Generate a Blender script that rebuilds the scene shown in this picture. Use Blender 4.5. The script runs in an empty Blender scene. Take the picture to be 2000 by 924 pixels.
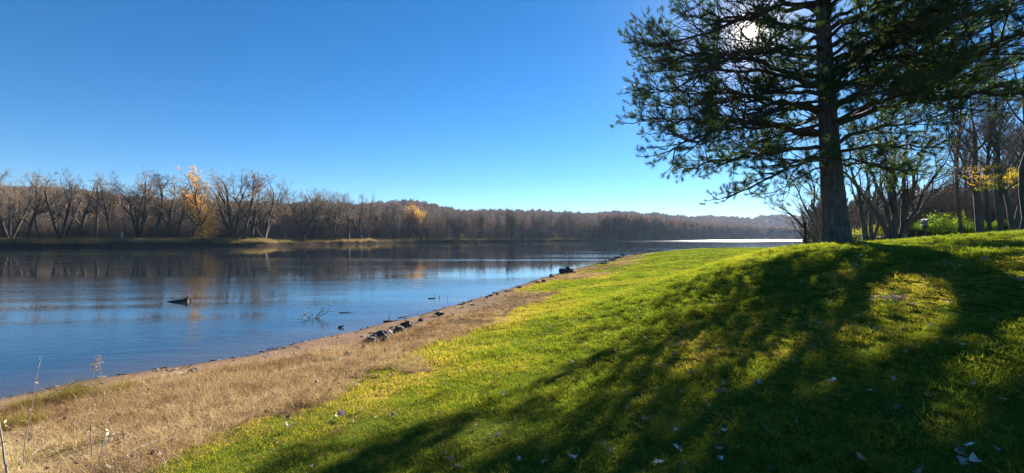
import bpy, math, random
import numpy as np
from mathutils import Vector
R = math.radians
RNG = np.random.default_rng(7)
SC = bpy.context.scene
COL = SC.collection

# ------------------------------------------------------------------ camera, sky, sun, exposure
EYE = 3.1
cd = bpy.data.cameras.new('camera'); cam = bpy.data.objects.new('camera', cd); COL.objects.link(cam)
cam.location = (0, 0, EYE); cam.rotation_euler = (R(90), 0, 0)
cd.sensor_width = 36; cd.lens = 15.12; cd.shift_y = 0.0015
cd.clip_start = 0.05; cd.clip_end = 30000
SC.camera = cam
SUN_AZ, SUN_EL = 29.1, 22.7                       # azimuth clockwise from +Y
SDIR = Vector((math.sin(R(SUN_AZ))*math.cos(R(SUN_EL)), math.cos(R(SUN_AZ))*math.cos(R(SUN_EL)), math.sin(R(SUN_EL))))

world = bpy.data.worlds.new('World'); SC.world = world; world.use_nodes = True
nt = world.node_tree; nt.nodes.clear()
def N(nt, t, **k):
    n = nt.nodes.new(t)
    for a, b in k.items(): setattr(n, a, b)
    return n
sky = N(nt, 'ShaderNodeTexSky', sky_type='NISHITA', sun_disc=False, sun_elevation=R(SUN_EL), sun_rotation=R(SUN_AZ),
        altitude=200, air_density=0.85, dust_density=0.0, ozone_density=4.0)
hsv = N(nt, 'ShaderNodeHueSaturation'); hsv.inputs['Hue'].default_value = .498; hsv.inputs['Saturation'].default_value = 1.27; hsv.inputs['Value'].default_value = .77
nt.links.new(sky.outputs[0], hsv.inputs['Color'])
bg = N(nt, 'ShaderNodeBackground'); bg.inputs['Strength'].default_value = 0.05
tint = N(nt, 'ShaderNodeMix', data_type='RGBA', blend_type='MULTIPLY'); tint.inputs[0].default_value = 1; tint.inputs[7].default_value = (.90, .98, 1.03, 1)
nt.links.new(hsv.outputs[0], tint.inputs[6]); nt.links.new(tint.outputs[2], bg.inputs['Color'])
# the visible disc of the sun with the bright sky right around it
tc = N(nt, 'ShaderNodeTexCoord'); dot = N(nt, 'ShaderNodeVectorMath', operation='DOT_PRODUCT')
dot.inputs[1].default_value = SDIR; nt.links.new(tc.outputs['Generated'], dot.inputs[0])
ac = N(nt, 'ShaderNodeMath', operation='ARCCOSINE'); nt.links.new(dot.outputs['Value'], ac.inputs[0])
def mm(op, a, b):
    n = N(nt, 'ShaderNodeMath', operation=op)
    for i, v in enumerate((a, b)):
        if isinstance(v, (int, float)): n.inputs[i].default_value = v
        else: nt.links.new(v, n.inputs[i])
    return n.outputs[0]
disc = mm('MULTIPLY', mm('LESS_THAN', ac.outputs[0], R(0.45)), 60.0)
aur1 = mm('MULTIPLY', mm('EXPONENT', mm('MULTIPLY', ac.outputs[0], -1/R(.8)), 0), 1.9)
aur2 = mm('MULTIPLY', mm('EXPONENT', mm('MULTIPLY', ac.outputs[0], -1/R(5)), 0), 0.20)
bg2 = N(nt, 'ShaderNodeBackground'); bg2.inputs['Color'].default_value = (1, .80, .52, 1)
nt.links.new(mm('ADD', mm('ADD', disc, aur1), aur2), bg2.inputs['Strength'])
add = N(nt, 'ShaderNodeAddShader'); nt.links.new(bg.outputs[0], add.inputs[0]); nt.links.new(bg2.outputs[0], add.inputs[1])
wo = N(nt, 'ShaderNodeOutputWorld'); nt.links.new(add.outputs[0], wo.inputs['Surface'])

sl = bpy.data.lights.new('sun', 'SUN'); sl.energy = 4.6; sl.angle = R(0.5); sl.color = (1, .93, .80)
sun = bpy.data.objects.new('sun', sl); COL.objects.link(sun)
sun.rotation_euler = SDIR.to_track_quat('Z', 'Y').to_euler(); sun.location = (30, 50, 40)
vs = SC.view_settings; vs.view_transform = 'Standard'; vs.look = 'None'; vs.gamma = 1; vs.exposure = 2.0
vs.use_curve_mapping = False
SC.render.engine = 'CYCLES'
SC.cycles.max_bounces = 6; SC.cycles.diffuse_bounces = 3; SC.cycles.glossy_bounces = 3; SC.cycles.transmission_bounces = 3
SC.cycles.use_denoising = True; SC.cycles.denoiser = 'OPENIMAGEDENOISE'; SC.cycles.denoising_input_passes = 'RGB_ALBEDO_NORMAL'; SC.cycles.denoising_prefilter = 'NONE'; SC.cycles.volume_bounces = 0; SC.cycles.sample_clamp_indirect = 6

# ------------------------------------------------------------------ helpers
def link(o): COL.objects.link(o); return o
def mesh_np(name, V, F, mats=(), smooth=False, attrs=None, mi=None):
    """V (n,3); F list of int arrays (m,k)."""
    me = bpy.data.meshes.new(name)
    V = np.asarray(V, np.float32); F = [np.asarray(f, np.int32) for f in F if len(f)]
    me.vertices.add(len(V)); me.vertices.foreach_set('co', V.ravel())
    nl = sum(f.size for f in F); me.loops.add(nl)
    me.loops.foreach_set('vertex_index', np.concatenate([f.ravel() for f in F]))
    tot = np.concatenate([np.full(len(f), f.shape[1], np.int32) for f in F])
    st = np.concatenate([[0], np.cumsum(tot)[:-1]]).astype(np.int32)
    me.polygons.add(len(tot)); me.polygons.foreach_set('loop_start', st); me.polygons.foreach_set('loop_total', tot)
    if mi is not None: me.polygons.foreach_set('material_index', np.asarray(mi, np.int32))
    me.update(calc_edges=True)
    me.polygons.foreach_set('use_smooth', np.full(len(tot), smooth))
    for m in mats: me.materials.append(m)
    for k, a in (attrs or {}).items():
        at = me.attributes.new(k, 'FLOAT', 'POINT'); at.data.foreach_set('value', np.asarray(a, np.float32))
    return me
def obj(name, me, parent=None, **p):
    o = link(bpy.data.objects.new(name, me))
    if parent: o.parent = parent
    for k, v in p.items(): o[k] = v
    return o
def empty(name, loc, label, cat, group=None, rz=0, s=1):
    o = link(bpy.data.objects.new(name, None)); o.empty_display_size = .2
    o.location = loc; o.rotation_euler = (0, 0, rz); o.scale = (s, s, s) if np.isscalar(s) else s
    o['label'] = label; o['category'] = cat
    if group: o['group'] = group
    return o
def dup(root, loc, rz, s, label, group, rot=None):
    r = root.copy(); COL.objects.link(r); r.location = loc; r.rotation_euler = rot or (0, 0, rz)
    r.scale = (s, s, s) if np.isscalar(s) else s; r['label'] = label; r['group'] = group
    for ch in root.children:
        c = ch.copy(); COL.objects.link(c); c.parent = r
        for g in ch.children:
            d = g.copy(); COL.objects.link(d); d.parent = c
    return r
def drop(root):
    for ch in list(root.children):
        for g in list(ch.children): bpy.data.objects.remove(g)
        bpy.data.objects.remove(ch)
    bpy.data.objects.remove(root)

class MB:                                          # collects geometry for one mesh
    def __init__(s): s.V = []; s.F = {}; s.n = 0; s.A = []
    def add(s, V, F, a=None):
        V = np.asarray(V, float); F = np.asarray(F, int)
        s.V.append(V); s.F.setdefault(F.shape[1], []).append(F + s.n); s.n += len(V)
        s.A.append(np.zeros(len(V)) if a is None else np.asarray(a, float))
    def box(s, c, d, rz=0):
        v = np.array([[x, y, z] for x in (-.5, .5) for y in (-.5, .5) for z in (-.5, .5)]) * d
        ca, sa = math.cos(rz), math.sin(rz); v = v @ np.array([[ca, sa, 0], [-sa, ca, 0], [0, 0, 1]]) + c
        s.add(v, [[0, 1, 3, 2], [4, 6, 7, 5], [0, 4, 5, 1], [2, 3, 7, 6], [0, 2, 6, 4], [1, 5, 7, 3]])
    def tubes(s, P, Rr, n=6, cap=False):            # P (m,k,3), Rr (m,k)
        P = np.asarray(P, float); Rr = np.asarray(Rr, float)
        if len(P) == 0: return
        m, k, _ = P.shape
        T = np.gradient(P, axis=1); T /= np.linalg.norm(T, axis=2, keepdims=True) + 1e-9
        mean = T.mean(axis=1); ref = np.tile([0., 0, 1], (m, 1)); ref[np.abs(mean[:, 2]) > .8] = [1., .1, 0]
        U = np.cross(T, ref[:, None, :]); U /= np.linalg.norm(U, axis=2, keepdims=True) + 1e-9
        W = np.cross(T, U)
        a = np.arange(n) * 2 * math.pi / n
        V = P[:, :, None, :] + Rr[:, :, None, None] * (np.cos(a)[:, None] * U[:, :, None, :] + np.sin(a)[:, None] * W[:, :, None, :])
        idx = np.arange(m * k * n).reshape(m, k, n); nx = np.roll(idx, -1, axis=2)
        F = np.stack([idx[:, :-1], idx[:, 1:], nx[:, 1:], nx[:, :-1]], -1).reshape(-1, 4)
        s.add(V.reshape(-1, 3), F)
        if cap:
            b = s.n - m * k * n
            for i in range(m):
                for j in (0, k - 1):
                    ids = idx[i, j] + b; c = len(ids)
                    s.V.append(P[i, j][None]); s.A.append(np.zeros(1)); ci = s.n; s.n += 1
                    s.F.setdefault(3, []).append(np.array([[ids[q], ids[(q + 1) % c], ci] for q in range(c)]))
    def lathe(s, prof, c=(0, 0, 0), n=20):          # prof [(r,z)...]
        a = np.arange(n) * 2 * math.pi / n
        V = np.array([[r * math.cos(t), r * math.sin(t), z] for r, z in prof for t in a]) + c
        F = [[j * n + i, j * n + (i + 1) % n, (j + 1) * n + (i + 1) % n, (j + 1) * n + i] for j in range(len(prof) - 1) for i in range(n)]
        s.add(V, F)
    def mesh(s, name, mats, smooth=False, attr=None):
        V = np.concatenate(s.V); F = [np.concatenate(f) for f in s.F.values()]
        return mesh_np(name, V, F, mats, smooth, {attr: np.concatenate(s.A)} if attr else None)

def px(x, y, Y):                                    # photo pixel at depth Y -> world
    return np.array([(x - 1000) / 840 * Y, Y, EYE - (y - 465) / 840 * Y])

# ------------------------------------------------------------------ materials
def newmat(name):
    m = bpy.data.materials.new(name); m.use_nodes = True; m.node_tree.nodes.clear(); return m, m.node_tree
def ramp(nt, stops, src=None, interp='LINEAR'):
    r = N(nt, 'ShaderNodeValToRGB'); r.color_ramp.interpolation = interp; e = r.color_ramp.elements
    while len(e) < len(stops): e.new(0.5)
    for q, (p, c) in zip(e, stops): q.position = p; q.color = (*c, 1)
    if src is not None: nt.links.new(src, r.inputs[0])
    return r.outputs[0]
def noise(nt, scale, detail=4, rough=.55, vec=None, mapping=None, dist=0):
    n = N(nt, 'ShaderNodeTexNoise'); n.inputs['Scale'].default_value = scale; n.inputs['Detail'].default_value = detail
    n.inputs['Roughness'].default_value = rough; n.inputs['Distortion'].default_value = dist
    if vec is not None:
        if mapping:
            mp = N(nt, 'ShaderNodeMapping'); mp.inputs['Scale'].default_value = mapping[0]; mp.inputs['Rotation'].default_value = mapping[1]
            nt.links.new(vec, mp.inputs[0]); vec = mp.outputs[0]
        nt.links.new(vec, n.inputs['Vector'])
    return n.outputs['Fac']
def mth(nt, op, a, b=0.0, c=None, clamp=False):
    n = N(nt, 'ShaderNodeMath', operation=op, use_clamp=clamp)
    for i, v in enumerate((a, b, c)):
        if v is None: continue
        if isinstance(v, (int, float)): n.inputs[i].default_value = v
        else: nt.links.new(v, n.inputs[i])
    return n.outputs[0]
def mixc(nt, f, a, b, mode='MIX'):
    n = N(nt, 'ShaderNodeMix', data_type='RGBA', blend_type=mode)
    for i, v in ((0, f), (6, a), (7, b)):
        if isinstance(v, (int, float)): n.inputs[i].default_value = v
        elif isinstance(v, tuple): n.inputs[i].default_value = (*v, 1)
        else: nt.links.new(v, n.inputs[i])
    return n.outputs[2]
def attr(nt, name):
    a = N(nt, 'ShaderNodeAttribute'); a.attribute_name = name; return a.outputs['Fac']
def pos(nt): return N(nt, 'ShaderNodeNewGeometry').outputs['Position']
def mrange(nt, v, a, b, c=0., d=1., smooth=False):
    n = N(nt, 'ShaderNodeMapRange'); n.interpolation_type = 'SMOOTHSTEP' if smooth else 'LINEAR'
    nt.links.new(v, n.inputs[0])
    for i, x in enumerate((a, b, c, d)): n.inputs[i + 1].default_value = x
    return n.outputs[0]
def finish(nt, color, rough=.85, bump=None, bs=.5, bd=.02, spec=.3, trans=0., tcol=None):
    p = N(nt, 'ShaderNodeBsdfPrincipled'); p.inputs['Roughness'].default_value = rough; p.inputs['Specular IOR Level'].default_value = spec
    if isinstance(color, tuple): p.inputs['Base Color'].default_value = (*color, 1)
    else: nt.links.new(color, p.inputs['Base Color'])
    if bump is not None:
        b = N(nt, 'ShaderNodeBump'); b.inputs['Strength'].default_value = bs; b.inputs['Distance'].default_value = bd
        nt.links.new(bump, b.inputs['Height']); nt.links.new(b.outputs[0], p.inputs['Normal'])
    out = p.outputs[0]
    if trans:
        t = N(nt, 'ShaderNodeBsdfTranslucent'); tc_ = tcol if tcol is not None else color
        if isinstance(tc_, tuple): t.inputs['Color'].default_value = (*tc_, 1)
        else: nt.links.new(tc_, t.inputs['Color'])
        mx = N(nt, 'ShaderNodeMixShader'); mx.inputs[0].default_value = trans
        nt.links.new(out, mx.inputs[1]); nt.links.new(t.outputs[0], mx.inputs[2]); out = mx.outputs[0]
    o = N(nt, 'ShaderNodeOutputMaterial'); nt.links.new(out, o.inputs['Surface']); return p

def bark(name, dark, light, scale=6, stretch=.18, bd=.02, rnd=False):
    m, t = newmat(name); tc = N(t, 'ShaderNodeTexCoord').outputs['Object']
    a = noise(t, scale, 6, .65, tc, ((1, 1, stretch), (0, 0, 0)), .6); b = noise(t, scale * .25, 3, .5, tc)
    f = mth(t, 'ADD', mth(t, 'MULTIPLY', a, .7), mth(t, 'MULTIPLY', b, .3))
    c = ramp(t, [(.35, dark), (.62, light)], f)
    if rnd:
        r = N(t, 'ShaderNodeObjectInfo').outputs['Random']
        c = mixc(t, 1., c, ramp(t, [(0, (.75, .72, .7)), (.5, (1, 1, 1)), (1, (1.25, 1.2, 1.1))], r), 'MULTIPLY')
    finish(t, c, .9, a, .8, bd); return m
M_PBARK = bark('pine_bark', (.035, .030, .028), (.16, .135, .125), 14, .12, .05)
M_PLIMB = bark('pine_limb_bark', (.025, .018, .014), (.10, .07, .05), 10, .5, .01)
M_FAR = bark('far_bark', (.030, .025, .021), (.10, .082, .066), 2, .3, .02, True)
M_FARTW = bark('far_twig', (.155, .112, .072), (.345, .255, .17), 1, .5, .01, True)
M_WOOD = bark('wood_bark', (.040, .036, .032), (.15, .135, .12), 5, .25, .02, True)
M_WOODTW = bark('wood_twig', (.11, .085, .068), (.26, .20, .16), 2, .5, .01, True)
M_DRIFT = bark('driftwood', (.03, .024, .02), (.10, .08, .065), 8, .4, .01)
M_SNAG = bark('snag_wood', (.14, .12, .10), (.36, .32, .27), 8, .4, .01)
M_DEAD = bark('dead_wood', (.14, .13, .12), (.34, .32, .30), 3, .3, .02)

def leafmat(name, stops, scale=.5, trans=.45, rough=.6, spec=.3, tmul=(1.3, 1.35, .7), obj_rand=False, extra=None):
    m, t = newmat(name)
    v = attr(t, 'rnd')
    if obj_rand: v = mth(t, 'ADD', mth(t, 'MULTIPLY', v, .35), mth(t, 'MULTIPLY', N(t, 'ShaderNodeObjectInfo').outputs['Random'], .65))
    if scale: v = mth(t, 'ADD', mth(t, 'MULTIPLY', v, .5), mth(t, 'MULTIPLY', mrange(t, noise(t, scale, 4, .6, pos(t)), .3, .7), .5))
    c = ramp(t, stops, v)
    finish(t, c, rough, spec=spec, trans=trans, tcol=mixc(t, 1., c, tmul, 'MULTIPLY')); return m
M_NEEDLE = leafmat('pine_needles', [(0, (.028, .055, .024)), (.6, (.052, .088, .032)), (1, (.13, .13, .04))], .8, .45, .45, .4)
M_YELLOW = leafmat('yellow_leaves', [(0, (.36, .20, .02)), (.5, (.52, .36, .03)), (1, (.60, .46, .05))], 0, .45)
M_ORANGE = leafmat('orange_leaves', [(0, (.58, .27, .06)), (.5, (.75, .42, .10)), (1, (.82, .55, .17))], 0, .5)
M_GREENL = leafmat('shrub_leaves', [(0, (.10, .17, .015)), (.5, (.20, .30, .03)), (1, (.33, .40, .05))], 0, .5)
M_OLIVEL = leafmat('olive_leaves', [(0, (.16, .17, .02)), (.5, (.28, .28, .03)), (1, (.42, .36, .06))], 0, .5)
M_HILLT = leafmat('hill_tree_crowns', [(0, (.09, .075, .062)), (.35, (.16, .115, .085)), (.6, (.23, .135, .085)), (.8, (.30, .145, .06)), (.93, (.33, .20, .07)), (1, (.09, .11, .06))], 0, .15, .9, .1, (1, 1, 1), True)
M_BRUSH = leafmat('brush_twigs', [(0, (.09, .072, .058)), (.5, (.18, .14, .11)), (1, (.29, .23, .17))], .15, .05, .9, .1, (1, 1, 1))
M_DRYLEAF = leafmat('dry_leaves', [(0, (.16, .085, .055)), (.4, (.30, .19, .13)), (.7, (.42, .32, .25)), (1, (.62, .56, .50))], 0, .2, .7, .3, (1, .9, .8), True)
M_PALELEAF = leafmat('pale_leaf', [(0, (.60, .54, .45)), (1, (.76, .72, .65))], 0, .12, .6, .4, (1, .95, .9))
M_TANLEAF = leafmat('tan_leaf', [(0, (.34, .24, .19)), (1, (.55, .44, .38))], 0, .15, .6, .4, (1, .9, .8))

def flat(name, c, rough=.6, metal=0, bumps=12):
    m, t = newmat(name); tc = N(t, 'ShaderNodeTexCoord').outputs['Object']; n = noise(t, bumps, 5, .6, tc)
    p = finish(t, mixc(t, n, tuple(x * .7 for x in c), tuple(min(1, x * 1.25) for x in c)), rough, n, .3, .01); p.inputs['Metallic'].default_value = metal; return m
M_BLACK = flat('black_metal', (.015, .015, .016), .5)
M_WHITE = flat('white_glass', (.75, .75, .72), .3)
M_STONEB = flat('bath_stone', (.32, .38, .34), .8)
M_TABLE = flat('dark_stained_wood', (.03, .026, .024), .6)
M_BROWN = flat('brown_boards', (.12, .07, .05), .8)
M_GREYW = flat('grey_painted_wood', (.42, .44, .42), .7)
M_ARM = flat('grey_metal', (.30, .28, .26), .5)

def rockmat(name, dark, light, top):
    m, t = newmat(name); tc = N(t, 'ShaderNodeTexCoord').outputs['Object']
    n = noise(t, 5, 8, .65, tc); f = noise(t, 30, 4, .6, tc)
    c = ramp(t, [(.35, dark), (.65, light)], mth(t, 'ADD', mth(t, 'MULTIPLY', n, .7), mth(t, 'MULTIPLY', f, .3)))
    g = N(t, 'ShaderNodeNewGeometry'); sx = N(t, 'ShaderNodeSeparateXYZ'); t.links.new(g.outputs['Normal'], sx.inputs[0])
    c = mixc(t, mrange(t, mth(t, 'ADD', sx.outputs[2], mth(t, 'MULTIPLY', n, .5)), .85, 1.35), c, top)     # light catching the rock tops, painted in as a paler colour
    finish(t, c, .85, n, .8, .05); return m
M_ROCKD = rockmat('dark_rock', (.026, .024, .023), (.095, .088, .082), (.20, .17, .15))
M_ROCKL = rockmat('pale_rock', (.13, .11, .09), (.30, .25, .20), (.42, .36, .29))

M_BROWNR = rockmat('brown_rock', (.05, .032, .022), (.12, .085, .06), (.16, .12, .09))
# ------------------------------------------------------------------ terrain functions
SH = np.array([(-80, -90), (-36, -32), (-19, -4), (-9.7, 8.15), (-6.4, 12.2), (-3.0, 19.4), (3.35, 35.2), (14, 60), (28, 88), (44, 97), (75, 108), (140, 160), (300, 400), (600, 640), (1500, 1000)], float)
FB = np.array([(-900, -300), (-500, 0), (-300, 92), (-235, 118), (-172, 143), (-130, 153), (-98, 166), (-97, 188), (-78, 236), (-52, 292), (0, 350), (63, 412), (107, 452), (193, 540), (317, 700), (514, 900), (714, 1000), (1500, 1150)], float)
def smooth_line(P, n=8, jit=0., seed=0):
    rg = np.random.default_rng(seed); out = []
    for i in range(len(P) - 1):
        p0 = P[max(i - 1, 0)]; p1 = P[i]; p2 = P[i + 1]; p3 = P[min(i + 2, len(P) - 1)]
        for t in np.linspace(0, 1, n, endpoint=False):
            q = .5 * ((2 * p1) + (-p0 + p2) * t + (2 * p0 - 5 * p1 + 4 * p2 - p3) * t ** 2 + (-p0 + 3 * p1 - 3 * p2 + p3) * t ** 3)
            out.append(q)
    out.append(P[-1]); out = np.array(out)
    return out
SHs = smooth_line(SH, 5); FBs = smooth_line(FB, 5)
def sdist(X, Y, L):                                 # signed distance, positive on the right of travel
    best = np.full(X.shape, 1e12); sg = np.ones(X.shape)
    for a, b in zip(L[:-1], L[1:]):
        d = b - a; l2 = d @ d
        t = np.clip(((X - a[0]) * d[0] + (Y - a[1]) * d[1]) / l2, 0, 1)
        ex = X - a[0] - t * d[0]; ey = Y - a[1] - t * d[1]; dd = ex * ex + ey * ey
        cr = d[0] * ey - d[1] * ex
        m = dd < best; best = np.where(m, dd, best); sg = np.where(m, np.where(cr > 0, -1., 1.), sg)
    return np.sqrt(best) * sg
def wob(X, Y, s, seed=0):                           # smooth pseudo-noise about -1..1
    rg = np.random.default_rng(100 + seed); v = 0
    for i in range(6):
        a = rg.uniform(0, 6.28); k = s * rg.uniform(.6, 1.9); v = v + np.sin(k * (X * math.cos(a) + Y * math.sin(a)) + rg.uniform(0, 6.28))
    return v / 3.2
def sstep(t): t = np.clip(t, 0, 1); return t * t * (3 - 2 * t)
def height(X, Y, full=False):
    X = np.asarray(X, float); Y = np.asarray(Y, float)
    u = sdist(X, Y, SHs); w = -sdist(X, Y, FBs)
    near = np.hypot(X, Y)
    uj = u + wob(X, Y, 1.2, 1) * .16 + wob(X, Y, 4, 2) * .05 * (near < 60) + wob(X, Y, .25, 3) * np.clip(near / 60, 0, 1) * .6
    zb = np.interp(uj, [-40, -8, -3, 0, .35, 2.5, 6, 9, 13, 25, 60, 400], [-2.5, -1.2, -.42, -.01, .09, .30, .74, 1.03, 1.2, 1.36, 1.5, 3])
    ul = X * .907 - Y * .42 + 10.9; v = X * .42 + Y * .907
    ue = ul + 2.7 * np.exp(-((v - 14) / 6.5) ** 2) - .34 * np.maximum(v - 18, 0)
    kn = 1.68 * sstep((ue - 8.6) / 8.1) + .075 * np.clip(ue - 17, 0, 9)
    kn = kn * sstep(u / 8)
    zn = zb + kn + (u > .3) * (wob(X, Y, .9, 4) * .022 + wob(X, Y, 3.1, 5) * .012)
    wj = w + wob(X, Y, .11, 6) * 1.8 + wob(X, Y, .5, 7) * .5
    zf = np.interp(wj, [-40, -4, 0, .6, 2.2, 4.5, 9, 30, 200, 900], [-2.5, -1.2, -.02, .7, 1.7, 2.35, 2.6, 2.9, 4, 6]) + (wj > 1) * (wob(X, Y, .35, 8) * .18)
    z = np.maximum(zn, zf)
    if full: return z, u, w, uj, wj
    return z
def lawn_edge(X, Y):                                # where the dry strip ends, in u
    v = X * .42 + Y * .907
    return np.interp(v, [-5, 2, 5, 8, 14, 30, 60, 90], [8.3, 7.2, 6.2, 5.4, 4.9, 5.4, 5.2, 3.5]) + wob(X, Y, .8, 9) * .35 + wob(X, Y, 2.7, 10) * .2

def green(X, Y, u):                                 # >0 where lawn grows, <0 on the dry strip
    v = X * .42 + Y * .907
    return u - lawn_edge(X, Y) + np.interp(v, [14, 21, 34], [0, 3.4, 5.6]) * sstep(.5 + .8 * wob(X, Y, .33, 32) + .45 * wob(X, Y, 1.1, 35))
def beach_w(X, Y):                                  # how wide the bare beach is
    return np.interp(X * .42 + Y * .907, [2, 5, 9, 16, 22, 32], [.75, 1.2, 2.4, 2.2, 1.2, .6])
ang = np.concatenate([np.linspace(-62, 62, 620), np.linspace(62, 298, 90)[1:-1]]); ang = np.radians(ang)
rad = .25 * 1.0125 ** np.arange(0, 790)
rad = rad[rad < 2900]
AA, RR = np.meshgrid(ang, rad); GX = RR * np.sin(AA); GY = RR * np.cos(AA)
GZ, GU, GW, UJ, WJ = height(GX, GY, True)
n_r, n_a = GX.shape
idx = np.arange(n_r * n_a).reshape(n_r, n_a); nx = np.roll(idx, -1, axis=1)
def H(x, y):                                        # ground height read off the mesh itself
    a = math.atan2(x, y); a = a + 2 * math.pi if a < ang[0] else a; r_ = max(math.hypot(x, y), .26)
    i = min(int(math.log(r_ / .25) / math.log(1.0125)), n_r - 2); j = min(max(int(np.searchsorted(ang, a)) - 1, 0), n_a - 2)
    fi = (r_ - rad[i]) / (rad[i + 1] - rad[i]); fj = (a - ang[j]) / (ang[j + 1] - ang[j])
    return float((GZ[i, j] * (1 - fi) + GZ[i + 1, j] * fi) * (1 - fj) + (GZ[i, j + 1] * (1 - fi) + GZ[i + 1, j + 1] * fi) * fj)
F = np.stack([idx[:-1], nx[:-1], nx[1:], idx[1:]], -1).reshape(-1, 4)[:, ::-1]
V = np.stack([GX, GY, GZ], -1).reshape(-1, 3)
V = np.concatenate([V, [[0, 0, GZ[0, 0]]]]); c0 = len(V) - 1
fan = np.stack([nx[0], idx[0], np.full(n_a, c0)], -1)[:, ::-1]
edge = green(GX, GY, GU); SAND = UJ - beach_w(GX, GY)
# ground material
m, t = newmat('ground'); P = pos(t)
e_ = attr(t, 'edge'); u_ = attr(t, 'u'); w_ = attr(t, 'w')
n1 = noise(t, 2.2, 6, .6, P); n2 = noise(t, 14, 5, .6, P); n3 = noise(t, .35, 4, .6, P); nf = noise(t, 60, 3, .6, P)
sand = ramp(t, [(.3, (.13, .085, .058)), (.6, (.25, .17, .115)), (.8, (.34, .25, .18))], mth(t, 'ADD', mth(t, 'MULTIPLY', n2, .6), mth(t, 'MULTIPLY', nf, .4)))
sand = mixc(t, mrange(t, u_, .15, .75, 1, 0, True), sand, mixc(t, .6, sand, (.022, .015, .012)))                  # wet margin
dry = ramp(t, [(.35, (.045, .03, .018)), (.55, (.15, .10, .055)), (.8, (.36, .28, .15))], n2)
lawn = ramp(t, [(.25, (.030, .045, .010)), (.5, (.065, .09, .012)), (.8, (.15, .15, .025))], mth(t, 'ADD', mth(t, 'MULTIPLY', n1, .5), mth(t, 'MULTIPLY', n2, .5)))
bare = mrange(t, n1, .66, .74)
lawn = mixc(t, bare, lawn, (.09, .06, .045))
c = mixc(t, mrange(t, mth(t, 'ADD', attr(t, 'sd'), mth(t, 'MULTIPLY', mth(t, 'SUBTRACT', n1, .5), 2.)), 0, .6), sand, dry)
c = mixc(t, mrange(t, mth(t, 'ADD', e_, mth(t, 'MULTIPLY', mth(t, 'SUBTRACT', n1, .5), 2.4)), -.3, .4), c, lawn)
fdry = ramp(t, [(.3, (.10, .075, .045)), (.6, (.24, .19, .10)), (.8, (.30, .26, .12))], n3)
fmud = ramp(t, [(.3, (.018, .014, .011)), (.7, (.055, .042, .032))], n2)
fc = mixc(t, mrange(t, mth(t, 'ADD', w_, mth(t, 'MULTIPLY', n3, 2.)), 2.6, 4.2), fmud, fdry)
c = mixc(t, mrange(t, w_, -8, -7), c, fc)
bump = mth(t, 'ADD', n2, mth(t, 'MULTIPLY', nf, .5))
finish(t, c, 1., bump, .6, .03, 0.); M_GROUND = m
me = mesh_np('ground', V, [F, fan], [M_GROUND], True, {'u': np.append(UJ, 10), 'w': np.append(WJ, -200), 'edge': np.append(edge, 3), 'sd': np.append(SAND, 3)})
obj('ground', me, kind='structure')

# water
m, t = newmat('river_water'); P = pos(t)
rip1 = noise(t, 1.0, 5, .62, P, ((1.1, 2.6, 1), (0, 0, R(-12))), .4)
rip2 = noise(t, 1.0, 3, .55, P, ((.16, .55, 1), (0, 0, R(-8))), .3)
rip3 = noise(t, 7.0, 3, .6, P, ((.7, 1.4, 1), (0, 0, R(-15))), .2)
sx_ = N(t, 'ShaderNodeSeparateXYZ'); t.links.new(P, sx_.inputs[0])
band = mrange(t, mth(t, 'ADD', noise(t, 1.0, 3, .55, P, ((.010, .045, 1), (0, 0, R(-14))), .8), mrange(t, sx_.outputs[0], -90, 30, 0, .035)), .485, .585, .11, 1.1, True)
h = mth(t, 'ADD', mth(t, 'ADD', mth(t, 'MULTIPLY', rip1, .030), mth(t, 'MULTIPLY', rip2, .055)), mth(t, 'MULTIPLY', rip3, .004))
h = mth(t, 'MULTIPLY', h, band)
b = N(t, 'ShaderNodeBump'); b.inputs['Strength'].default_value = 1; b.inputs['Distance'].default_value = .36; t.links.new(h, b.inputs['Height'])
gl = N(t, 'ShaderNodeBsdfPrincipled');  gl.inputs['IOR'].default_value = 1.75
shal = mrange(t, attr(t, 'u'), -3.5, -.1, 0, 1, True)
t.links.new(mixc(t, shal, (.012, .021, .032), (.06, .045, .035)), gl.inputs['Base Color'])
t.links.new(b.outputs[0], gl.inputs['Normal'])
sp_ = N(t, 'ShaderNodeSeparateXYZ'); t.links.new(P, sp_.inputs[0])          # the far reach round the bend is ruffled by wind
t.links.new(mrange(t, mth(t, 'ADD', sp_.outputs[1], mth(t, 'MULTIPLY', noise(t, .01, 3, .5, P), 300)), 400, 700, .025, .19, True), gl.inputs['Roughness'])
o_ = N(t, 'ShaderNodeOutputMaterial'); t.links.new(gl.outputs[0], o_.inputs['Surface']); M_WATER = m
ang2 = np.radians(np.linspace(-180, 180, 361)[:-1]); rad2 = np.concatenate([[.5], 1.5 * 1.04 ** np.arange(0, 192)])
A2, R2 = np.meshgrid(ang2, rad2); WX = R2 * np.sin(A2); WY = R2 * np.cos(A2)
wi = np.arange(WX.size).reshape(WX.shape); wn = np.roll(wi, -1, axis=1)
WF = np.stack([wi[:-1], wn[:-1], wn[1:], wi[1:]], -1).reshape(-1, 4)[:, ::-1]
WU = sdist(WX, WY, SHs)
keepf = (WU.ravel()[WF] < 1.5).any(axis=1)
me = mesh_np('water', np.stack([WX, WY, 0 * WX], -1).reshape(-1, 3), [WF[keepf]], [M_WATER], True, {'u': WU.ravel()})
obj('water', me, kind='structure')

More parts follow.
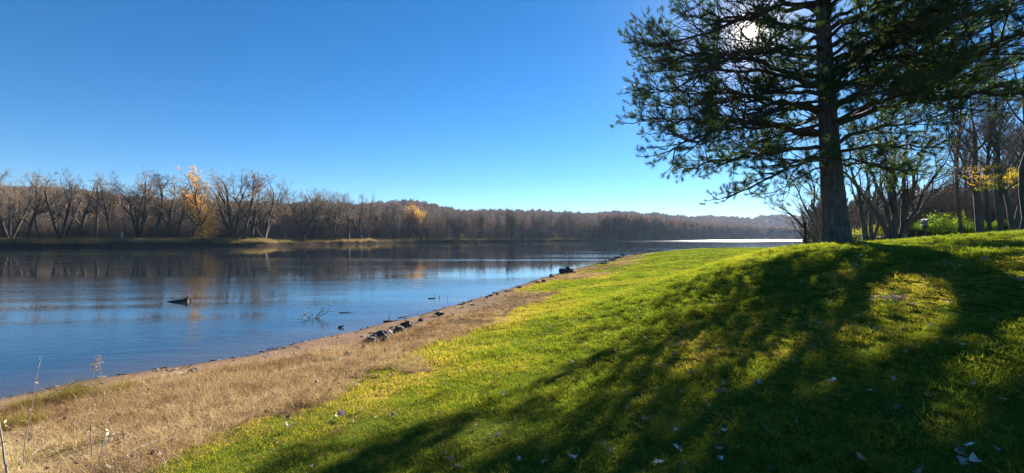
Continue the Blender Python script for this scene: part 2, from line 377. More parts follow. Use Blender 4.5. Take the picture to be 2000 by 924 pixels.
# hills
RID = [(-900, 345), (-300, 350), (0, 368), (100, 369), (200, 375), (300, 388), (400, 398), (500, 405), (600, 402), (700, 404), (740, 400), (800, 397), (840, 401), (900, 413), (960, 413), (1050, 415), (1150, 420), (1250, 422), (1290, 423), (1350, 427), (1420, 429), (1470, 433), (1500, 426), (1560, 427), (1640, 430), (1900, 425), (3000, 420)]
RDD = [(-900, 520), (0, 600), (500, 750), (800, 950), (1150, 1150), (1300, 1500), (1470, 1900), (1500, 2100), (3000, 2100)]
def hill(PX, Y):
    top = np.interp(PX, *zip(*RID)); D = np.interp(PX, *zip(*RDD))
    hmax = EYE + (465 - top) / 840 * D - 17
    t = (Y / D - .62) / .38
    z = hmax * sstep(t)
    z = np.where(Y > D, hmax * (1 - .12 * sstep((Y / D - 1) / .5)), z)
    X = (PX - 1000) / 840 * Y
    return z + wob(X, Y, .012, 12) * 4 * sstep(t) * (t < 1.2) - 3 * (t < .02) + 3.0 * (t >= .02)
hpx = np.linspace(-900, 3000, 420); hy = np.linspace(.58, 1.6, 90)
PXg, Tg = np.meshgrid(hpx, hy); Dg = np.interp(PXg, *zip(*RDD)); HY = Tg * Dg; HX = (PXg - 1000) / 840 * HY; HZ = hill(PXg, HY)
hi = np.arange(HX.size).reshape(HX.shape)
HF = np.stack([hi[:-1, :-1], hi[:-1, 1:], hi[1:, 1:], hi[1:, :-1]], -1).reshape(-1, 4)
m, t = newmat('hill_soil'); finish(t, ramp(t, [(.3, (.05, .04, .03)), (.7, (.12, .09, .065))], noise(t, .05, 5, .6, pos(t))), .95)
obj('hills', mesh_np('hills', np.stack([HX, HY, HZ], -1).reshape(-1, 3), [HF], [m], True), kind='structure')

# the air: one closed box of thin even haze round everything
m, t = newmat('haze'); pv = N(t, 'ShaderNodeVolumePrincipled'); pv.inputs['Density'].default_value = .00007; pv.inputs['Anisotropy'].default_value = .2
pv.inputs['Color'].default_value = (.50, .68, 1, 1); o_ = N(t, 'ShaderNodeOutputMaterial'); t.links.new(pv.outputs[0], o_.inputs['Volume'])
b_ = MB(); b_.box((0, 0, 88), (6000, 6000, 184)); obj('haze', b_.mesh('haze', [m]), kind='stuff', label='thin bluish autumn haze in the air over the valley', category='haze')

# ------------------------------------------------------------------ instanced stuff (grass and the like: nobody could count it)
def scatter(name, pts, rots, scl, idxs, variants, label, cat, dryness=None):
    """pts (n,3) as a point mesh, each vertex carrying one of the variant meshes"""
    col = bpy.data.collections.new(name + '_kinds')
    for i, vm in enumerate(variants):
        col.objects.link(bpy.data.objects.new('%s_kind_%02d' % (name, i), vm))
    me = bpy.data.meshes.new(name); me.vertices.add(len(pts)); me.vertices.foreach_set('co', np.asarray(pts, np.float32).ravel())
    a = me.attributes.new('rot', 'FLOAT_VECTOR', 'POINT'); a.data.foreach_set('vector', np.asarray(rots, np.float32).ravel())
    a = me.attributes.new('scl', 'FLOAT_VECTOR', 'POINT'); a.data.foreach_set('vector', np.asarray(scl, np.float32).ravel())
    a = me.attributes.new('kidx', 'INT', 'POINT'); a.data.foreach_set('value', np.asarray(idxs, np.int32))
    if dryness is not None: a = me.attributes.new('dryness', 'FLOAT', 'POINT'); a.data.foreach_set('value', np.asarray(dryness, np.float32))
    for m_ in variants[0].materials: me.materials.append(m_)
    o = obj(name, me, kind='stuff', label=label, category=cat)
    g = bpy.data.node_groups.new(name, 'GeometryNodeTree')
    g.interface.new_socket('Geometry', in_out='INPUT', socket_type='NodeSocketGeometry'); g.interface.new_socket('Geometry', in_out='OUTPUT', socket_type='NodeSocketGeometry')
    gi = g.nodes.new('NodeGroupInput'); go = g.nodes.new('NodeGroupOutput'); ip = g.nodes.new('GeometryNodeInstanceOnPoints')
    ci = g.nodes.new('GeometryNodeCollectionInfo'); ci.inputs['Collection'].default_value = col; ci.inputs['Separate Children'].default_value = True; ci.inputs['Reset Children'].default_value = True
    def na(nm, ty):
        n = g.nodes.new('GeometryNodeInputNamedAttribute'); n.data_type = ty; n.inputs['Name'].default_value = nm; return n.outputs['Attribute']
    L = g.links.new
    L(gi.outputs[0], ip.inputs['Points']); L(ci.outputs[0], ip.inputs['Instance']); ip.inputs['Pick Instance'].default_value = True
    L(na('kidx', 'INT'), ip.inputs['Instance Index']); L(na('rot', 'FLOAT_VECTOR'), ip.inputs['Rotation']); L(na('scl', 'FLOAT_VECTOR'), ip.inputs['Scale'])
    L(ip.outputs[0], go.inputs[0])
    md = o.modifiers.new('scatter', 'NODES'); md.node_group = g
    return o

def blades(rng, n, rad, hmin, hmax, wid, lean, curl, mat, name, segs=3):
    a = rng.uniform(0, 2 * math.pi, n); r = rad * np.sqrt(rng.uniform(0, 1, n)); bx = r * np.cos(a); by = r * np.sin(a)
    h = rng.uniform(hmin, hmax, n); d = rng.uniform(0, 2 * math.pi, n); ln = np.abs(rng.normal(lean, lean * .5, n)); cu = rng.normal(curl, curl * .5, n)
    s = np.linspace(0, 1, segs + 1); V = []
    f = rng.uniform(0, 2 * math.pi, n); wx, wy = np.cos(f), np.sin(f)
    for k, q in enumerate(s):
        th = ln + cu * q; out = h * q * np.sin(np.clip(th, 0, 1.7)); up = h * q * np.cos(np.clip(th, 0, 1.5))
        x = bx + out * np.cos(d); y = by + out * np.sin(d); z = up - .004
        ww = wid * (1 - q ** 1.5) * .5
        if k < segs: V += [np.stack([x - wx * ww, y - wy * ww, z], -1), np.stack([x + wx * ww, y + wy * ww, z], -1)]
        else: V += [np.stack([x, y, z], -1)]
    nv = 2 * segs + 1; V = np.stack(V, 1).reshape(-1, 3); base = np.arange(n)[:, None] * nv
    Q = np.concatenate([base + np.array([2 * k, 2 * k + 1, 2 * k + 3, 2 * k + 2]) for k in range(segs - 1)]) if segs > 1 else np.zeros((0, 4), int)
    T = base + np.array([2 * segs - 2, 2 * segs - 1, 2 * segs])
    return mesh_np(name, V, [Q, T], [mat], False, {'rnd': np.repeat(rng.uniform(0, 1, n), nv), 'tip': np.tile(np.repeat(s, 2)[:nv], n)})

def grassmat(name, stops, pscale, trans, tmul, spec=.25, dryv=False):
    m, t = newmat(name); P = pos(t)
    big = mrange(t, mth(t, 'ADD', mth(t, 'MULTIPLY', noise(t, pscale, 4, .6, P), .6), mth(t, 'MULTIPLY', noise(t, pscale * .22, 3, .6, P), .4)), .38, .62); sm = mrange(t, noise(t, pscale * 6, 3, .6, P), .34, .66)
    v = mth(t, 'ADD', mth(t, 'ADD', mth(t, 'MULTIPLY', big, .36), mth(t, 'MULTIPLY', sm, .26)), mth(t, 'MULTIPLY', attr(t, 'rnd'), .38))
    if dryv:
        a_ = N(t, 'ShaderNodeAttribute'); a_.attribute_type = 'INSTANCER'; a_.attribute_name = 'dryness'
        v = mth(t, 'ADD', v, mth(t, 'MULTIPLY', a_.outputs['Fac'], .42), clamp=True)
    c = ramp(t, stops, v)
    finish(t, c, .65, spec=spec, trans=trans, tcol=mixc(t, 1., c, tmul, 'MULTIPLY')); return m
M_LAWN = grassmat('lawn_blades', [(0, (.040, .085, .030)), (.36, (.085, .145, .040)), (.58, (.135, .185, .042)), (.77, (.19, .21, .055)), (.90, (.27, .24, .10)), (1, (.33, .27, .16))], .9, .58, (1.98, 1.72, .42), 0., True)
M_DRYG = grassmat('dry_blades', [(0, (.06, .032, .018)), (.28, (.22, .13, .07)), (.5, (.44, .31, .17)), (.72, (.64, .52, .33)), (.86, (.42, .36, .11)), (1, (.24, .24, .05))], .8, .35, (1.1, 1.0, .8), .0)
M_BANKG = grassmat('bank_blades', [(0, (.17, .12, .07)), (.5, (.30, .235, .125)), (1, (.44, .36, .20))], .1, .5, (1.1, 1.05, .7), 0.)
M_TUSS = grassmat('tussock_blades', [(0, (.10, .09, .012)), (.5, (.22, .17, .03)), (1, (.36, .26, .07))], 2., .4, (1.2, 1.1, .6))
rg = np.random.default_rng(11)
lawn_k = [blades(rg, 110, .11, .022, .058, .0042, .45, .7, M_LAWN, 'lawn_tuft') for _ in range(8)]
far_k = [blades(rg, 60, .26, .03, .075, .013, .45, .6, M_LAWN, 'lawn_far_tuft', 2) for _ in range(5)]
dry_k = [blades(rg, 70, .12, .08, .26, .004, .55, .9, M_DRYG, 'dry_tuft') for _ in range(5)] + \
        [blades(rg, 80, .14, .10, .30, .004, 1.15, .5, M_DRYG, 'flat_tuft') for _ in range(4)]
def sample(n, r0, r1, a0, a1, seed, power=1.0):
    g = np.random.default_rng(seed); U = g.uniform(0, 1, n)
    r = (r0 ** power + U * (r1 ** power - r0 ** power)) ** (1 / power); a = np.radians(g.uniform(a0, a1, n))
    return r * np.sin(a), r * np.cos(a), r, g
HOL = (-4.8, 4.75)                                 # trampled dark hollow in the dry grass
def do_grass():
    Ps, Rs, Ss, Is, Ds = [], [], [], [], []
    for (n, r0, r1, a0, a1, pw, kinds, off, sc) in ((19000, .9, 9, -75, 75, 1.5, 8, 0, 1.), (30000, 8, 30, -56, 60, 1.2, 8, 0, 1.5), (26000, 26, 125, -5, 56, 1.0, 5, 8, 1.2)):
        x, y, r, g = sample(n, r0, r1, a0, a1, int(r1), pw)
        z, u, w, uj, wj = height(x, y, True); e = green(x, y, u)
        patch = wob(x, y, .7, 20) + wob(x, y, 2.2, 21) * .6
        k = (e > -.15 + .3 * patch) & (u > .9) & (w < 0)
        thin = wob(x, y, 1.6, 22) + wob(x, y, 4.5, 23) * .7
        k &= ~((thin > 1.25) & (g.uniform(0, 1, n) < .7))
        x, y, z, r, e, thin = x[k], y[k], z[k], r[k], e[k], thin[k]; n = len(x)
        dn = np.clip(1 - e / 3.4, 0, 1) ** 1.2 * (r < 40) + .55 * sstep(wob(x, y, .55, 24) + .5 * wob(x, y, 1.9, 25) - .35) + .4 * sstep(thin - .7); Ds.append(np.clip(dn * .8 + g.normal(0, .08, n), 0, 1))
        s = sc * g.uniform(.75, 1.3, n) * np.clip(1 + .35 * wob(x, y, 5.5, 26), .6, 1.5); hz = s * np.clip(.8 - .25 * thin, .4, 1.0) * (.8 if r1 > 100 else 1)
        Ps.append(np.stack([x, y, z], -1)); Rs.append(np.stack([g.normal(0, .1, n), g.normal(0, .1, n), g.uniform(0, 6.28, n)], -1))
        Ss.append(np.stack([s, s, hz], -1)); Is.append(off + g.integers(0, kinds, n))
    scatter('lawn_grass', np.concatenate(Ps), np.concatenate(Rs), np.concatenate(Ss), np.concatenate(Is), lawn_k + far_k, 'short green lawn grass covering the slope beside the river', 'grass', np.concatenate(Ds))
    Ps, Rs, Ss, Is = [], [], [], []
    for (n, r0, r1, a0, a1, pw, sc) in ((20000, 2., 16, -75, 10, 1.5, .95), (16000, 14, 50, -35, 20, 1.3, .85), (5000, 45, 110, 0, 28, 1., 1.1)):
        x, y, r, g = sample(n, r0, r1, a0, a1, int(r1) + 3, pw)
        z, u, w, uj, wj = height(x, y, True); e = green(x, y, u)
        patch = wob(x, y, .6, 30) + wob(x, y, 2.0, 31) * .5
        k = (wob(x, y, 1.7, 36) > -1.05) & (u > beach_w(x, y) + .45 * patch) & (np.hypot(x - HOL[0], (y - HOL[1]) * .8) > .42 + .12 * patch) & (e < .25 + .6 * patch) & (w < 0)
        k |= (e > .2) & (e < 6) & (r < 60) & (wob(x, y, 1.1, 33) > 1.0) & (g.uniform(0, 1, n) < .15)
        x, y, z, r, u, e, patch = x[k], y[k], z[k], r[k], u[k], e[k], patch[k]; n = len(x)
        s = sc * g.uniform(.7, 1.25, n) * np.clip(.6 + (u - beach_w(x, y)) * .35, .5, 1) * np.clip(1 + -e * .12, .55, 1.1)
        s = np.where(e > .2, s * .45, s) * np.clip(1 + .45 * patch, .45, 1.9)
        low = (wob(x, y, .9, 34) > .1)
        Ps.append(np.stack([x, y, z], -1)); Rs.append(np.stack([g.normal(0, .12, n), g.normal(0, .12, n), np.where(low, g.normal(.6, .5, n), g.uniform(0, 6.28, n))], -1))
        Ss.append(np.stack([s, s, s], -1)); Is.append(np.where(low, 5 + g.integers(0, 4, n), g.integers(0, 5, n)))
    scatter('dry_grass', np.concatenate(Ps), np.concatenate(Rs), np.concatenate(Ss), np.concatenate(Is), dry_k, 'tan dry grass strip between the lawn and the sandy shore', 'dry grass')
do_grass()

# leaf shapes
def leaf_mesh(rng, name, mat, size=.1, lobes=5, curl=.5, narrow=1.):
    m_ = 2 * lobes * 2; a = np.linspace(0, 2 * math.pi, m_, endpoint=False)
    rr = np.where(np.arange(m_) % 2 == 0, 1., .52) * (1 + rng.normal(0, .13, m_))
    if lobes <= 2: rr = 1 + rng.normal(0, .05, m_)
    rr *= .62 + .38 * np.cos(a / 2) ** 2 * 1.1
    rings = [np.zeros((1, 3))]
    for f in (.5, 1.):
        x = rr * f * np.cos(a) * size * .55; y = rr * f * np.sin(a) * size * .5 * narrow
        z = curl * (y ** 2) / size * 2.2 + curl * .5 * (x ** 2) / size * 1.6 * math.copysign(1, rng.uniform(-.4, 1)) + rng.normal(0, .035 * size, m_) * f
        rings.append(np.stack([x, y, z], -1))
    V = np.concatenate(rings); F3 = [[0, 1 + i, 1 + (i + 1) % m_] for i in range(m_)]
    F4 = [[1 + i, 1 + m_ + i, 1 + m_ + (i + 1) % m_, 1 + (i + 1) % m_] for i in range(m_)]
    # stalk
    b = len(V); st = np.array([[-size * .1, 0, .002], [-size * .55, .004, .01], [-size * .85, .012, .02]]); V = np.concatenate([V, st, st + [0, .0025, 0]])
    F4 += [[b, b + 1, b + 4, b + 3], [b + 1, b + 2, b + 5, b + 4]]
    return mesh_np(name, V, [np.array(F3), np.array(F4)], [mat], True, {'rnd': np.full(len(V), rng.uniform(0, 1))})
def litter():
    g = np.random.default_rng(41); kinds = [leaf_mesh(g, 'leaf_kind', M_DRYLEAF, .085, l, c, nr) for l, c, nr in ((5, .8, 1), (3, 1.4, .8), (5, 1.8, .7), (2, 1.5, .5), (4, .5, 1.), (3, 2.0, .6))]
    X, Y = [], []
    for (n, r0, r1, a0, a1, lo, hi, keep) in ((16000, 2, 34, -70, 20, -1.0, .45, .5), (6000, 1.6, 30, -60, 60, .5, 60, .25), (3500, 2, 30, -70, 5, -5, -1.0, .35), (1500, 20, 70, 0, 40, -2, 3, .5)):
        x, y, r, _ = sample(n, r0, r1, a0, a1, n, 1.3); z, u, w, uj, wj = height(x, y, True); e = green(x, y, u)
        k = (e > lo) & (e < hi) & (g.uniform(0, 1, n) < keep) & (u > 1.5); X.append(x[k]); Y.append(y[k])
    x = np.concatenate(X); y = np.concatenate(Y); n = len(x); z = height(x, y) + np.where(green(x, y, sdist(x, y, SHs)) < .1, g.uniform(.05, .17, n), g.uniform(.02, .05, n))
    s = g.uniform(.55, 1.15, n) * np.clip(np.hypot(x, y) / 16, 1, 1.6)
    scatter('leaf_litter', np.stack([x, y, z], -1), np.stack([g.normal(0, .5, n), g.normal(0, .5, n), g.uniform(0, 6.28, n)], -1), np.stack([s] * 3, -1), g.integers(0, 6, n), kinds,
            'small dry brown leaves littered along the edge of the lawn', 'leaf litter')
litter()

# pebbles on the beach
def rock_verts(rng, sub=3, amp=.22, flatz=.6, facets=7):
    import bmesh
    bm = bmesh.new(); bmesh.ops.create_icosphere(bm, subdivisions=sub, radius=1); V = np.array([v.co[:] for v in bm.verts]); F = np.array([[v.index for v in f.verts] for f in bm.faces]); bm.free()
    for _ in range(facets):                         # shear off flat faces
        d = rng.normal(0, 1, 3); d /= np.linalg.norm(d); h = rng.uniform(.55, .85); s = V @ d
        V = np.where((s > h)[:, None], V - (s - h)[:, None] * d * .92, V)
    for k in range(5):
        d = rng.normal(0, 1, 3); V = V * (1 + amp * .18 * np.sin((V @ d) * rng.uniform(2, 5) + rng.uniform(0, 6))[:, None])
    V = V + rng.normal(0, .012, V.shape); V[:, 2] *= flatz
    return V, F
def pebbles():
    g = np.random.default_rng(51); kinds = []
    for i in range(5):
        V_, F_ = rock_verts(g, 1, .3, .5, 3); kinds.append(mesh_np('pebble_kind', V_ * .03, [F_], [M_ROCKL if i % 2 else M_ROCKD], False))
    x, y, r, _ = sample(20000, 4, 50, -62, 12, 3, 1.3); z, u, w, uj, wj = height(x, y, True)
    dens = wob(x, y, .9, 40)
    k = (uj > -.1) & (uj < beach_w(x, y) + .9) & (g.uniform(0, 1, len(x)) < np.clip(.3 + .45 * dens + .25 * (uj > 1.4), .06, 1)); x, y, z = x[k], y[k], z[k]; n = len(x)
    s = g.lognormal(-.15, .62, n)
    scatter('gravel', np.stack([x, y, z], -1), np.stack([g.uniform(-.3, .3, n), g.uniform(-.3, .3, n), g.uniform(0, 6.28, n)], -1), np.stack([s * 1.2, s, s * .8], -1), g.integers(0, 5, n), kinds,
            'small pebbles and grit strewn over the sandy shore', 'gravel')
pebbles()

def wrack():                                        # dark bits of bark, twigs and leaves left along the waterline
    g = np.random.default_rng(57); kinds = []
    for i in range(5):
        b = MB(); L = [.16, .28, .1, .2, .12][i]; b.tubes([walk(g, (-L / 2, 0, 0), (1, 0, .05), L, 5, .25, 0)], [np.array([.006, .009, .009, .007, .004]) * (1 + (i % 2))], 5); kinds.append(b.mesh('wrack_kind', [M_DRIFT], True))
    kinds += [leaf_mesh(g, 'wrack_leaf', M_DRIFT, .08, 4, .8, .8), leaf_mesh(g, 'wrack_leaf', M_DRIFT, .07, 3, 1.2, .7)]
    x, y, r, _ = sample(60000, 4, 60, -62, 15, 13, 1.4); z, u, w, uj, wj = height(x, y, True)
    k = ((np.abs(uj - .12) < .12) & (g.uniform(0, 1, len(x)) < .5)) | ((uj > .1) & (uj < beach_w(x, y) + .4) & (g.uniform(0, 1, len(x)) < .07)); x, y, z, r = x[k], y[k], z[k], r[k]; n = len(x); s = g.uniform(.5, 1.5, n)
    scatter('shore_debris', np.stack([x, y, z + .006], -1), np.stack([g.normal(0, .15, n), g.normal(0, .15, n), g.uniform(0, 6.28, n)], -1), np.stack([s] * 3, -1), g.integers(0, 7, n), kinds, 'dark twigs and leaf scraps washed up along the waterline', 'debris')
# ------------------------------------------------------------------ trees
def unit(v): return v / (np.linalg.norm(v) + 1e-9)
def perp(rng, d):
    q = rng.normal(0, 1, 3); q -= q @ d * d; return unit(q)
def walk(rng, p, d, L, k, wander, trop, up=np.array([0, 0, 1.])):
    P_ = [np.array(p, float)]; d = unit(np.array(d, float)); st = L / (k - 1)
    for i in range(k - 1):
        d = unit(d + rng.normal(0, wander, 3) + up * trop); P_.append(P_[-1] + d * st)
    return np.array(P_)
class Grown:
    def __init__(s): s.lv = {}
    def put(s, lv, P_, R_): s.lv.setdefault(lv, []).append((P_, R_))
def grow(rng, G, p, d, L, r, lv, S):
    k = S['k'][lv]; P_ = walk(rng, p, d, L, k, S['wan'][lv], S['trop'][lv])
    tip = S['taper'][lv]; Rr = r * np.linspace(1, tip, k); G.put(lv, P_, Rr)
    if lv + 1 >= len(S['k']): return
    n = S['n'][lv]; n = int(n * rng.uniform(.8, 1.2) + .5)
    ts = np.sort(rng.uniform(S['t0'][lv], 1, n)); ts[-1] = 1
    for i, t_ in enumerate(ts):
        f = t_ * (k - 1); a = min(int(f), k - 2); q = P_[a] + (P_[a + 1] - P_[a]) * (f - a); dl = unit(P_[a + 1] - P_[a])
        an = R(rng.normal(S['ang'][lv], 9)) * (.55 if i == n - 1 else 1)
        nd = dl * math.cos(an) + perp(rng, dl) * math.sin(an)
        cl = L * S['ratio'][lv] * rng.uniform(.65, 1.15) * (1.15 - .5 * t_)
        cr = min(r * (1 + (tip - 1) * t_) * S['rr'][lv], r * .8)
        grow(rng, G, q, nd, cl, max(cr, S['rmin']), lv + 1, S)
def tree_meshes(G, split, sides, mt, mc, name):
    tb = MB(); cb = MB()
    for lv, lst in G.lv.items():
        P_ = np.stack([a for a, _ in lst]); R_ = np.stack([b for _, b in lst])
        (tb if lv < split else cb).tubes(P_, R_, sides[lv])
    return tb.mesh(name + '_trunk', [mt], True), cb.mesh(name + '_crown', [mc], True)
SPEC = dict(k=[7, 6, 5, 4, 3], wan=[.07, .13, .17, .2, .2], trop=[.03, .09, .08, .05, .02], taper=[.45, .3, .3, .35, .4],
            n=[8, 7, 6, 5], t0=[.35, .2, .15, .1], ang=[38, 42, 45, 45], ratio=[.62, .55, .55, .6], rr=[.6, .55, .5, .6], rmin=.018)
def far_proto(seed, kind):
    rng = np.random.default_rng(seed); G = Grown(); S = dict(SPEC)
    if kind == 'vase':                              # several stems fanning from the base
        ns = int(rng.integers(2, 5)); az = rng.uniform(0, 6.28)
        for i in range(ns):
            a = az + i * 6.28 / ns + rng.normal(0, .4); ln = rng.uniform(.12, .42)
            S['n'] = [7, 5, 5, 4]; grow(rng, G, (0, 0, -.02), (math.sin(a) * ln, math.cos(a) * ln, 1), .62, .017, 0, scaleS(S))
    elif kind == 'tall':
        S['n'] = [10, 6, 5, 5]; S['ang'] = [32, 38, 45, 45]; S['t0'] = [.4, .2, .15, .1]; S['ratio'] = [.42, .55, .55, .6]
        grow(rng, G, (0, 0, -.02), (rng.normal(0, .06), rng.normal(0, .06), 1), .78, .015, 0, scaleS(S))
    elif kind == 'broad':
        S['n'] = [9, 6, 5, 5]; S['ang'] = [46, 42, 45, 45]; S['t0'] = [.28, .2, .15, .1]; S['ratio'] = [.72, .58, .55, .6]
        grow(rng, G, (0, 0, -.02), (rng.normal(0, .12), rng.normal(0, .12), 1), .60, .024, 0, scaleS(S))
    elif kind == 'thin':
        S['n'] = [9, 4, 4, 3]; S['ang'] = [26, 35, 40, 40]; S['t0'] = [.45, .25, .2, .1]; S['ratio'] = [.34, .5, .55, .6]
        grow(rng, G, (0, 0, -.02), (rng.normal(0, .07), rng.normal(0, .07), 1), .8, .009, 0, scaleS(S))
    top = max(p[:, 2].max() for l in G.lv.values() for p, _ in l)
    for l in G.lv.values():
        for i, (p, r) in enumerate(l): l[i] = (p / top, r)
    return G
def scaleS(S): S = dict(S); S['rmin'] = .0011; return S
def proto(seed, kind, name, mt=M_FAR, mc=M_FARTW, sides=(7, 5, 4, 3, 3)):
    G = far_proto(seed, kind)
    a, b = tree_meshes(G, 2, sides, mt, mc, name); return a, b, G
def leaves_on(rng, G, n, zlo, zhi, size, mat, name, levels=(3, 4), spread=.012, side=None):
    pts = np.concatenate([p[1:] for l in levels for p, _ in G.lv.get(l, [])])
    pts = pts[(pts[:, 2] > zlo) & (pts[:, 2] < zhi)]
    if side is not None: pts = pts[(pts @ np.array(side)) > 0]
    c = pts[rng.integers(0, len(pts), n)] + rng.normal(0, spread, (n, 3))
    return leaf_cloud(rng, c, size, mat, name)
def leaf_cloud(rng, c, size, mat, name):
    n = len(c); a = rng.normal(0, 1, (n, 3)); a /= np.linalg.norm(a, axis=1, keepdims=True); b = np.cross(a, rng.normal(0, 1, (n, 3))); b /= np.linalg.norm(b, axis=1, keepdims=True)
    s = size * rng.uniform(.6, 1.3, (n, 1)); V = np.stack([c - a * s, c + b * s * .5, c + a * s, c - b * s * .5], 1).reshape(-1, 3)
    return mesh_np(name, V, [np.arange(4 * n).reshape(n, 4)], [mat], False, {'rnd': np.repeat(rng.uniform(0, 1, n), 4)})

PROT = {}
for i, (sd, kd) in enumerate([(1, 'vase'), (2, 'vase'), (3, 'vase'), (4, 'broad'), (5, 'broad'), (6, 'broad'), (7, 'tall'), (8, 'tall'), (9, 'tall'), (10, 'thin'), (11, 'thin'), (12, 'thin')]):
    PROT.setdefault(kd, []).append(proto(sd, kd, 'bare_tree'))
def fbank(pxx):                                     # depth of the far bank line along a photo column
    m_ = (pxx - 1000) / 840; L = FBs
    for a, b in zip(L[:-1], L[1:]):
        fa = a[0] - m_ * a[1]; fb = b[0] - m_ * b[1]
        if fa * fb <= 0 and fa != fb:
            t_ = fa / (fa - fb); y = a[1] + (b[1] - a[1]) * t_
            if y > 50: return y
    return 400
SKY_Y = [(-80, 315), (0, 316), (60, 325), (110, 322), (180, 331), (245, 336), (290, 323), (340, 333), (400, 316), (450, 324), (500, 329), (535, 336), (560, 354), (600, 357), (640, 358), (680, 364), (720, 366), (745, 385), (790, 394), (870, 400), (920, 401), (970, 397), (1030, 402), (1070, 403), (1110, 400), (1150, 411), (1210, 413), (1240, 419), (1290, 424), (1340, 428)]
trng = np.random.default_rng(77)
first = {}
def place_tree(kind, x, y, h, label, group, rz=None, lean=(0, 0), wid=1., name='bare_tree'):
    v = PROT[kind][int(trng.integers(0, len(PROT[kind])))]; rz = trng.uniform(0, 6.28) if rz is None else rz
    o = empty(name, (x, y, H(x, y) - .1), label, 'tree', group); o.rotation_euler = (lean[0], lean[1], rz); o.scale = (h * wid, h * wid, h)
    obj('trunk', v[0], o); obj('crown', v[1], o); return o
LAB_F = 'bare grey silver maple standing on the grassy bank across the river'
GR_F = 'bare trees along the front of the far bank'
LAB_B = 'bare slender tree deeper in the wood across the river'
GR_B = 'bare trees within the wood on the far bank'
def far_wood():
    # front row: positions read off the photograph's trunks
    fr = [(-60, 'vase'), (-25, 'broad'), (20, 'vase'), (50, 'broad'), (75, 'tall'), (118, 'vase'), (150, 'broad'), (188, 'tall'), (222, 'tall'), (268, 'vase'), (300, 'tall'), (325, 'broad'), (348, 'tall'), (456, 'vase'), (475, 'tall'), (490, 'broad'),
          (515, 'vase'), (553, 'tall'), (590, 'vase'), (618, 'broad'), (652, 'vase'), (680, 'broad'), (706, 'tall'), (748, 'thin'), (770, 'tall')]
    for i, (p, kd) in enumerate(fr):
        D = fbank(p) + trng.uniform(5, 9); x = (p - 1000) / 840 * D; top = np.interp(p, *zip(*SKY_Y)) + trng.uniform(0, 9)
        h = EYE + (465 - top) / 840 * D - 2.5
        nth = ['first', 'second', 'third', 'fourth', 'fifth', 'sixth', 'seventh', 'eighth', 'ninth', 'tenth', 'eleventh', 'twelfth', 'thirteenth', 'fourteenth']; left_ = sum(1 for q, _ in fr if p < q < 397); right_ = sum(1 for q, _ in fr if 397 < q < p)
        shp = {'vase': 'many-stemmed', 'broad': 'wide-crowned', 'tall': 'tall straight', 'thin': 'slender'}[kd]
        lab = 'bare %s tree on the far bank edge, %s %s of the orange-clad tree' % (shp, nth[left_ if p < 397 else right_], 'left' if p < 397 else 'right')
        if p == 515: lab = 'tall wide bare maple whose stems part low, right where the far wood steps down'
        if p == 706: lab = 'pale leaning bare tree just left of the lone tall slim tree on the far bank'
        place_tree(kd, x, D, h, lab, GR_F, lean=(trng.normal(0, .05), trng.normal(0, .07)), wid=trng.uniform(1.15, 1.5))
    o = place_tree('broad', (718 - 1000) / 840 * 241, 241, EYE + 99 / 840 * 241 - 2.4, 'lone slim bare tree rising above its neighbours in the middle of the far bank', None, wid=.62, lean=(0, .02))
    # leafed trees
    g = np.random.default_rng(5)
    for (p, ytop, ylo, yhi, kd, wid, n, lab, mat) in ((397, 316, 462, 380, 'broad', 1., 4200, 'tree on the far bank clad in hanging orange-brown leaves down to the ground', M_ORANGE), (822, 396, 450, 398, 'tall', 1.5, 2300, 'golden-orange-leaved tree amid the grey wood of the far bank', M_ORANGE)):
        D = fbank(p) + 3.5; x = (p - 1000) / 840 * D; hh = EYE + (465 - ytop) / 840 * D - 2.5
        v = PROT[kd][1]; o = empty('autumn_tree', (x, D, H(x, D) - .1), lab, 'tree'); o.scale = (hh * wid, hh * wid, hh); obj('trunk', v[0], o)
        cr = obj('crown', v[1], o)
        if p == 397:
            c = np.stack([g.normal(-.02, .055, n), g.normal(0, .07, n), g.uniform(.03, .60, n)], -1); c[:, 0] += .06 * np.sin(c[:, 2] * 9); c[:, 0] -= np.clip(c[:, 2] - .4, 0, 1) * g.uniform(0, .8, n)
            k = np.sin(c[:, 2] * 40 + c[:, 0] * 60) + g.normal(0, .6, n) > -.5; c = c[k]
            me_ = leaf_cloud(g, c, .0125, mat, 'foliage'); obj('foliage', me_, o)
            obj('foliage', leaves_on(g, v[2], 900, .6, .98, .008, mat, 'foliage'), o)
        else:
            obj('foliage', leaves_on(g, v[2], n, .3, .95, .010, mat, 'foliage', spread=.03), o)
    # small yellow saplings at the wood's foot
    for p, D_, hh in ((905, 312, 6), (1088, 385, 9), (716, 250, 8)):
        x = (p - 1000) / 840 * D_; v = PROT['thin'][0]; o = empty('autumn_sapling', (x, D_, H(x, D_)), {905: 'low yellowish sapling at the foot of the far wood, right of the golden tree', 1088: 'yellowish leafy sapling among the grey trees right of the river centre', 716: 'pale yellow sapling behind the lone slim tree'}[p], 'tree')
        o.scale = (hh * 1.3, hh * 1.3, hh); obj('trunk', v[0], o); obj('crown', v[1], o); obj('foliage', leaves_on(g, v[2], 350, .1, 1, .035, M_YELLOW, 'foliage', spread=.05), o)
